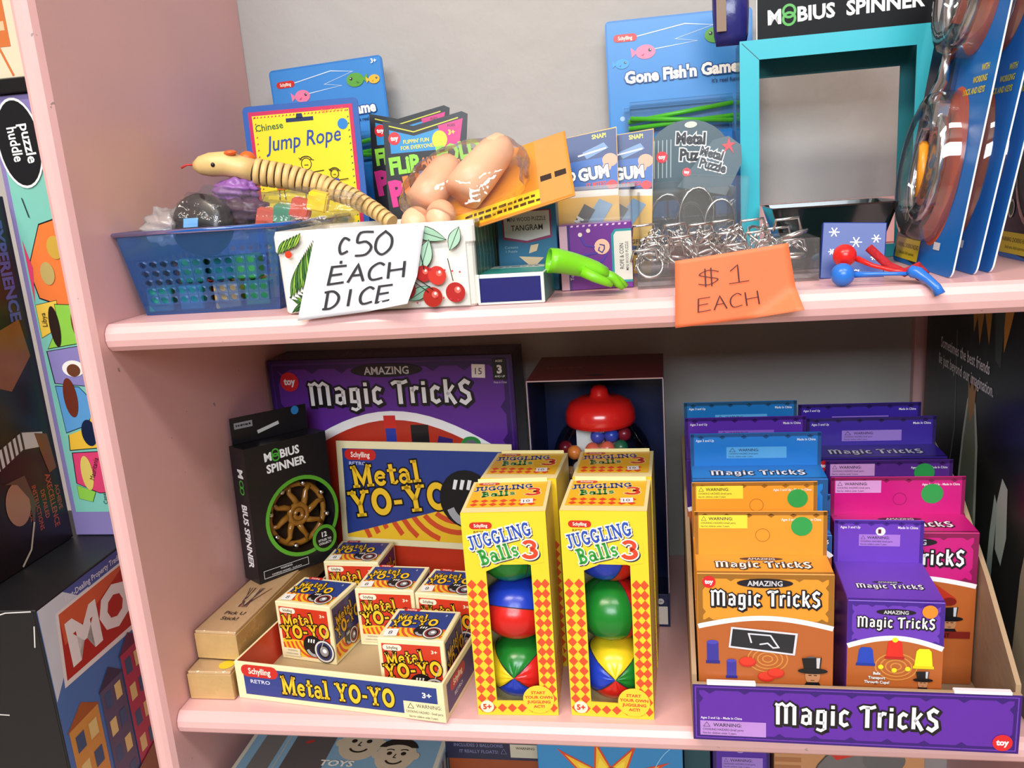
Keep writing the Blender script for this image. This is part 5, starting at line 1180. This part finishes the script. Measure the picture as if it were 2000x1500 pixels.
def blue_box():
    r = carton('snowflake_box', 'small navy snowflake-printed box leaning beside the acrylic tray', 'toy box', .0485, .014, .046, (.6015, .0585, Z), '#1f3a8c', -.12, -.22, .06)
    p = Print(r, 'front', .0485, .014, .046)
    def flake(x, y, s):
        for k in range(3): a = PI*k/3; p.line([(x-s*math.cos(a), y-s*math.sin(a)), (x+s*math.cos(a), y+s*math.sin(a))], .9, '#f0f2f6')
    for x, y, s in ((9, 38, 4), (41, 33, 3.5), (8, 22, 2.6), (26, 30, 4.5), (40, 18, 2.4)): flake(x, y, s)
    p.text('Santa Claus', 24, 3.5, 4.6, '#f4f4f2', .03, .92); p.done()
blue_box()
def clackers():
    r = empty('clacker_toy', 'red and blue ball clacker toy with rubber cords lying at the shelf edge', 'toy', (.6, .02, Z))
    o = Vector((.6, .02, Z))
    rel = lambda *q: tuple(Vector(q)-o)
    red, blu = mat('#e0221f', .28), mat('#2a72d0', .28)
    sphere('red_ball', .0088, red, r, rel(.6130, .0235, Z+.0215), seg=20, rings=12); sphere('blue_ball', .0088, blu, r, rel(.6085, .0085, Z+.0088), seg=20, rings=12)
    tube('red_cord', [rel(.6215, .0225, Z+.019), rel(.632, .018, Z+.0135), rel(.646, .012, Z+.0095), rel(.657, .008, Z+.008)], [.0024, .0017, .0015, .0015], red, r, 8)
    tube('blue_cord', [rel(.617, .008, Z+.0085), rel(.63, .0065, Z+.0085), rel(.645, .005, Z+.008), rel(.6555, .0045, Z+.0075)], [.0024, .0017, .0015, .0015], blu, r, 8)
    tube('blue_handle', [rel(.655, .0045, Z+.0075), rel(.657, .003, Z+.009), rel(.660, .001, Z+.0085), rel(.665, -.006, Z+.004), rel(.669, -.0125, Z-.001), rel(.671, -.0145, Z-.006)], [.0035, .0050, .0045, .0033, .0033, .0040], blu, r, 10)
    m2 = mat('#b01422', .8, 0, .8, 400)
    q = tube('pipe_cleaner', [(.632, .03, Z+.026), (.645, .022, Z+.012), (.655, .016, Z+.007), (.664, .012, Z+.012), (.668, .012, Z+.007), (.662, .008, Z+.0045)], .0034, m2, None, 10); tag(q, 'fuzzy dark red pipe cleaner looped behind the clacker cords', 'craft wire')
clackers()
# ------------------------------------------------------------------ handcuff cards
def cuff_proto():
    w, h = 146, 262
    r = empty('handcuff_card', '', 'toy pack', (0, 0, 0), group='carded toy handcuffs')
    card_prism('card', rrect(w, h, 7), .0012, mat('#e8ecf0', .5), r)
    p = Print(r, 'front', .146, .0012, .262)
    p.poly(rrect(w, h, 7), '#1273cc'); p.poly([(0.5, 8), (62, 1), (62, h-1), (.5, h-8)], '#12203a'); p.poly([(62, 1), (72, 1), (72, h-1), (62, h-1)], '#1a5cb0')
    p.poly(arc(86, 82, 36, 62, 0, 350, 28), '#d8603c'); p.poly(arc(92, 214, 36, 48, 0, 350, 28), '#d8603c'); p.poly(arc(60, 84, 26, 50, 0, 350, 28), '#16202c'); p.poly(arc(66, 216, 24, 40, 0, 350, 28), '#16202c')
    for i, t_ in enumerate(('WITH', 'WORKING', 'LOCK AND KEYS')): p.text(t_, 134, 152-i*8, 4.6, '#f0dc3a', .03, .85, al='r')
    p.rect(6, 4, 66, 22, '#e8d42c'); p.text('WARNING: CHOKING HAZARD', 36, 14, 3.8, '#2a2410', .02, .75); p.text('Small parts. Adult supervision', 36, 8, 3, '#2a2410', 0, .8)
    p.circ(20, 42, 6, '#d8d8d4', 8); p.circ(20, 42, 4.4, '#2a5a34', 6); p.rect(98, 18, 112, 24, '#dfe4ea'); p.done()
    st = mat('#c4c6c8', .2, 1)
    ring = lambda cx, cz, a, b, y, n=26: [(cx+a*math.cos(2*PI*i/n), y, cz+b*math.sin(2*PI*i/n)) for i in range(n)]
    tube('cuff', ring(.080, .082, .028, .040, -.012), .0042, st, r, 8, True); tube('cuff', ring(.086, .212, .028, .036, -.012), .0042, st, r, 8, True)
    tube('cuff_chain', [(.074, -.013, .122), (.072, -.015, .135), (.078, -.013, .148), (.080, -.012, .172)], .005, st, r, 8)
    boxo('lock_case', (.066, -.018, .110, .092, -.006, .132), st, r, .002)
    tube('orange_key', [(.090, -.016, .058), (.088, -.018, .082), (.083, -.018, .096), (.078, -.017, .098)], .0042, mat('#f0a02a', .3), r, 8)
    # moulded blister: two lobes, and a bridge
    V, F = [], []
    for (cx, cz, a, b) in ((.080, .082, .044, .060), (.086, .214, .042, .050)):
        o = len(V); n = 28; prof = [(1.0, -.0006), (.98, -.012), (.92, -.021), (.78, -.024), (.62, -.022), (.54, -.012), (.5, -.006), (.05, -.005)]
        for q, y in prof: V += [(cx+a*q*math.cos(2*PI*i/n), y, cz+b*q*math.sin(2*PI*i/n)) for i in range(n)]
        for j in range(len(prof)-1):
            for i in range(n): F.append((o+j*n+i, o+j*n+(i+1) % n, o+(j+1)*n+(i+1) % n, o+(j+1)*n+i))
    mesh('blister', V, F, clear('#f4f6f6', .18, .06, .02, .03), None, r, True)
    return r
cp = cuff_proto()
for i, (x, y, lean, lab) in enumerate([(.6865, .166, -.155, 'foremost blue handcuff card with orange key under its clear blister'), (.7075, .1775, -.17, 'middle blue handcuff card, leaning on the one behind it'), (.7215, .185, -.175, 'rear blue handcuff card of the three leaning together'), (.7725, .158, -.06, 'dark-edged handcuff card in the separate stack at the right end')]):
    o = cp if i == 0 else copy_tree(cp); o.location = (x, y, Z); o.rotation_mode = 'YXZ'; o.rotation_euler = (lean, 0, -1.55); o['label'] = lab
    if i:
        for ch in o.children:
            if ch.name.split('.')[0] not in ('card', 'printed_face'): ch.scale.y = .42
# ================================================================== LEFT BAY
def left_bay():
    yaw = .045; w, d, h = .2, .25, .278; zb = -.1562
    c, s = math.cos(yaw), math.sin(yaw)
    fx, fy = -.106, -.03
    r = carton('property_game_box', 'worn black board game box with red title panel and painted street', 'game box', w, d, h, (fx-w*c, fy-w*s, zb), '#17171a', yaw, rough=.4)
    p = Print(r, 'right', w, d, h, 'printed_face', rough=.3)
    p.rect(.8, 1, 248, 276, '#4a78b8'); p.poly([(2, 180), (2, 276), (90, 276), (60, 240), (30, 230), (20, 200)], '#d8dfea'); p.poly([(40, 276), (248, 276), (248, 262), (60, 262)], '#4a5aa0')
    p.text('Fast-Dealing Property Trading Game', 42, 264.5, 6.4, '#e8ecf4', .012, .95, al='l')
    p.poly([(16, 186), (24, 261), (246, 261), (246, 176)], '#f0ece8'); p.poly([(21, 191), (28, 257), (243, 257), (243, 182)], '#b8281f'); p.poly([(28, 225), (28, 258), (150, 258), (90, 240)], '#d8603a')
    p.text('MO', 33, 201, 44, '#f4f2ee', .05, 1.15, al='l')
    hs = [(8, 58, 48, 84, '#d89a4a', '#a85c2a'), (62, 70, 40, 80, '#5a5470', '#3a3450'), (104, 84, 40, 82, '#b83a58', '#6a2c4a'), (146, 96, 44, 78, '#d8b44a', '#8a7a2c'), (192, 100, 50, 72, '#7aa05a', '#4a6a34')]
    for x, y, a, b, c1, c2 in hs:
        p.rect(x, y-55, x+a, y+b, c1); p.poly([(x-3, y+b), (x+a+3, y+b), (x+a*.5, y+b+18)], c2)
        for i in range(2):
            for j in range(4): p.rect(x+a*(.14+.44*i), y-40+j*32, x+a*(.42+.44*i), y-22+j*32, '#3a5a80' if (i+j) % 2 else '#e8d28a')
    p.poly([(2, 2), (247, 2), (247, 30), (150, 46), (60, 22), (2, 34)], '#8a5a34'); p.done()
    p = Print(r, 'front', w, d, h, 'printed_end', rough=.35); p.rect(2, 2, 198, 276, '#17171a'); p.poly([(120, 4), (158, 4), (158, 74), (120, 78)], '#e8e4e0'); p.poly([(120, 7), (155, 7), (155, 71), (120, 75)], '#c0301f'); p.text('MO', 137, 34, 20, '#f4f2ee', .05, .8, .05)
    for pts in ([(150, 270), (170, 276), (196, 277)], [(192, 240), (196, 262)], [(120, 170), (150, 168)]): p.line(pts, 1.2, '#cfccc8')
    p.done()
    zt = zb+h+.0006
    # tall map puzzle box
    w2, d2, h2 = .082, .18, .472
    r = carton('map_puzzle_box', 'tall lavender puzzle box with an illustrated map along its spine', 'puzzle box', w2, d2, h2, (-.1837, .1385, zt), '#7f74a8', 0)
    p = Print(r, 'front', w2, d2, h2, 'printed_spine')
    p.rect(1, 1, 81, 471, '#8478ac'); p.rect(6, 28, 81, 400, '#7cc0b0')
    cells = [('#e8783a', [(8, 300), (30, 345), (60, 352), (81, 348), (81, 262), (40, 258), (14, 268)]), ('#d8406c', [(8, 262), (14, 300), (8, 330)]), ('#e8c04a', [(8, 262), (34, 266), (30, 236), (8, 226)]), ('#8cc84a', [(30, 262), (81, 258), (81, 222), (12, 214), (30, 240)]), ('#8a80b8', [(10, 212), (81, 220), (81, 168), (12, 176)]), ('#5a98cc', [(12, 174), (40, 172), (58, 150), (40, 128), (14, 120)]), ('#e8b83a', [(56, 160), (81, 166), (81, 104), (14, 100), (16, 118), (42, 126)]), ('#d8406c', [(16, 98), (81, 100), (81, 52), (40, 50), (14, 62)]), ('#8cc84a', [(14, 60), (36, 52), (30, 40), (14, 44)])]
    for c_, pts in cells: p.poly(pts, '#1c1a20'); cx = sum(q[0] for q in pts)/len(pts); cy = sum(q[1] for q in pts)/len(pts); p.poly([(cx+(a-cx)*.965, cy+(b-cy)*.965) for a, b in pts], c_)
    for x, y, a, b, c_ in ((26, 238, 6, 22, '#2a1c18'), (54, 240, 8, 18, '#6a3a1c'), (44, 320, 9, 12, '#c8a040'), (30, 294, 8, 12, '#b8a060'), (38, 192, 13, 9, '#f0ece4'), (38, 190, 8, 7, '#6a3c28'), (28, 160, 8, 22, '#6a2c1c'), (42, 120, 9, 15, '#15203c'), (58, 130, 8, 9, '#9a9040'), (30, 74, 7, 20, '#d8c060'), (56, 76, 5, 18, '#c8702c')): p.circ(x, y, a, c_, b)
    p.text('Libya', 18, 246, 6, '#15151a', .0, .9, PI/2); p.text('Mauritania', 42, 78, 6, '#15151a', 0, .8, 1.2); p.text('Cape', 48, 44, 5, '#15151a', 0, .9, PI/2); p.text('Verde', 58, 44, 5, '#15151a', 0, .9, PI/2)
    p.line([(18, 372), (20, 362), (22, 352)], 1, '#1c1a20')
    p.poly(arc(28, 425, 25, 44, 0, 350, 30), '#f0eee8'); p.poly(arc(28, 425, 23, 41.5, 0, 350, 30), '#15151a'); p.text('puzzle', 33, 424, 11.5, '#f4f2ee', .02, .98, -PI/2+.05); p.text('huddle', 18, 424, 11.5, '#f4f2ee', .02, .8, -PI/2+.05)
    p.done()
    # dark game facing sideways
    w3, d3, h3 = .06, .165, .375
    r = carton('guitar_game_box', 'black game box with sideways orange lettering and a striped sleeve, beside the lavender box', 'game box', w3, d3, h3, (-.2445, -.03, zt), '#141012', 0)
    p = Print(r, 'right', w3, d3, h3, 'printed_face')
    p.rect(.5, .5, 164, 374, '#1a1214')
    for i, t_ in enumerate(('ACHIEVE', 'AXECELLENCE', 'DETAILED', 'INSTRUCTIONS', 'INSIDE')): p.text(t_, 152-i*11, 52, 6.2 if i != 1 else 8, '#b8502c', .01, .85, -PI/2)
    p.text('EXPERIENCE', 140, 300, 15, '#4a58a8', .04, .9, -PI/2)
    p.poly([(90, 236), (150, 250), (156, 210), (120, 180), (84, 196)], '#8a5228'); p.poly([(70, 262), (96, 252), (100, 236), (80, 230)], '#7a4a30')
    p.poly([(60, 120), (120, 136), (150, 128), (150, 112), (118, 118), (60, 100)], '#c8c4c0'); p.polys([[(62+i*7, 101+i*2), (65+i*7, 102+i*2), (65+i*7, 122+i*2), (62+i*7, 121+i*2)] for i in range(9)], '#2a2426'); p.poly([(138, 130), (156, 124), (160, 84), (148, 82), (142, 108)], '#7a4628')
    p.circ(96, 66, 17, '#a8785c', 23); p.poly([(84, 92), (112, 92), (120, 60), (110, 30), (112, 66), (100, 86)], '#5a4634'); p.line([(112, 40), (100, 14), (84, 2)], 2.4, '#c8c0a8'); p.line(arc(70, 160, 18, 20, 0, 360, 16), 4, '#d8d8d4'); p.done()
    # things on top of the puzzle box
    zt2 = zt+h2+.0006
    carton('shadow_gap_slab', 'thin black slab standing in for the shadow gap above the lavender puzzle box', 'box', .1, .19, .0135, (-.196, .132, zt2), '#0c0c0e')  # black slab put in for the shadowed gap below the cream box
    r = carton('cream_box', 'cream box with orange lettered panel above the black shadow-gap slab', 'box', .1, .18, .12, (-.197, .137, zt2+.0142), '#d6ccb0')
    p = Print(r, 'front', .1, .18, .12); p.rect(2, 29, 53, 118, '#c8703a'); scrib(p, 40, 44, 10, 9, '#e0b890', 6); p.line([(40, 29), (50, 2)], 2.4, '#c8703a'); p.done()
left_bay()
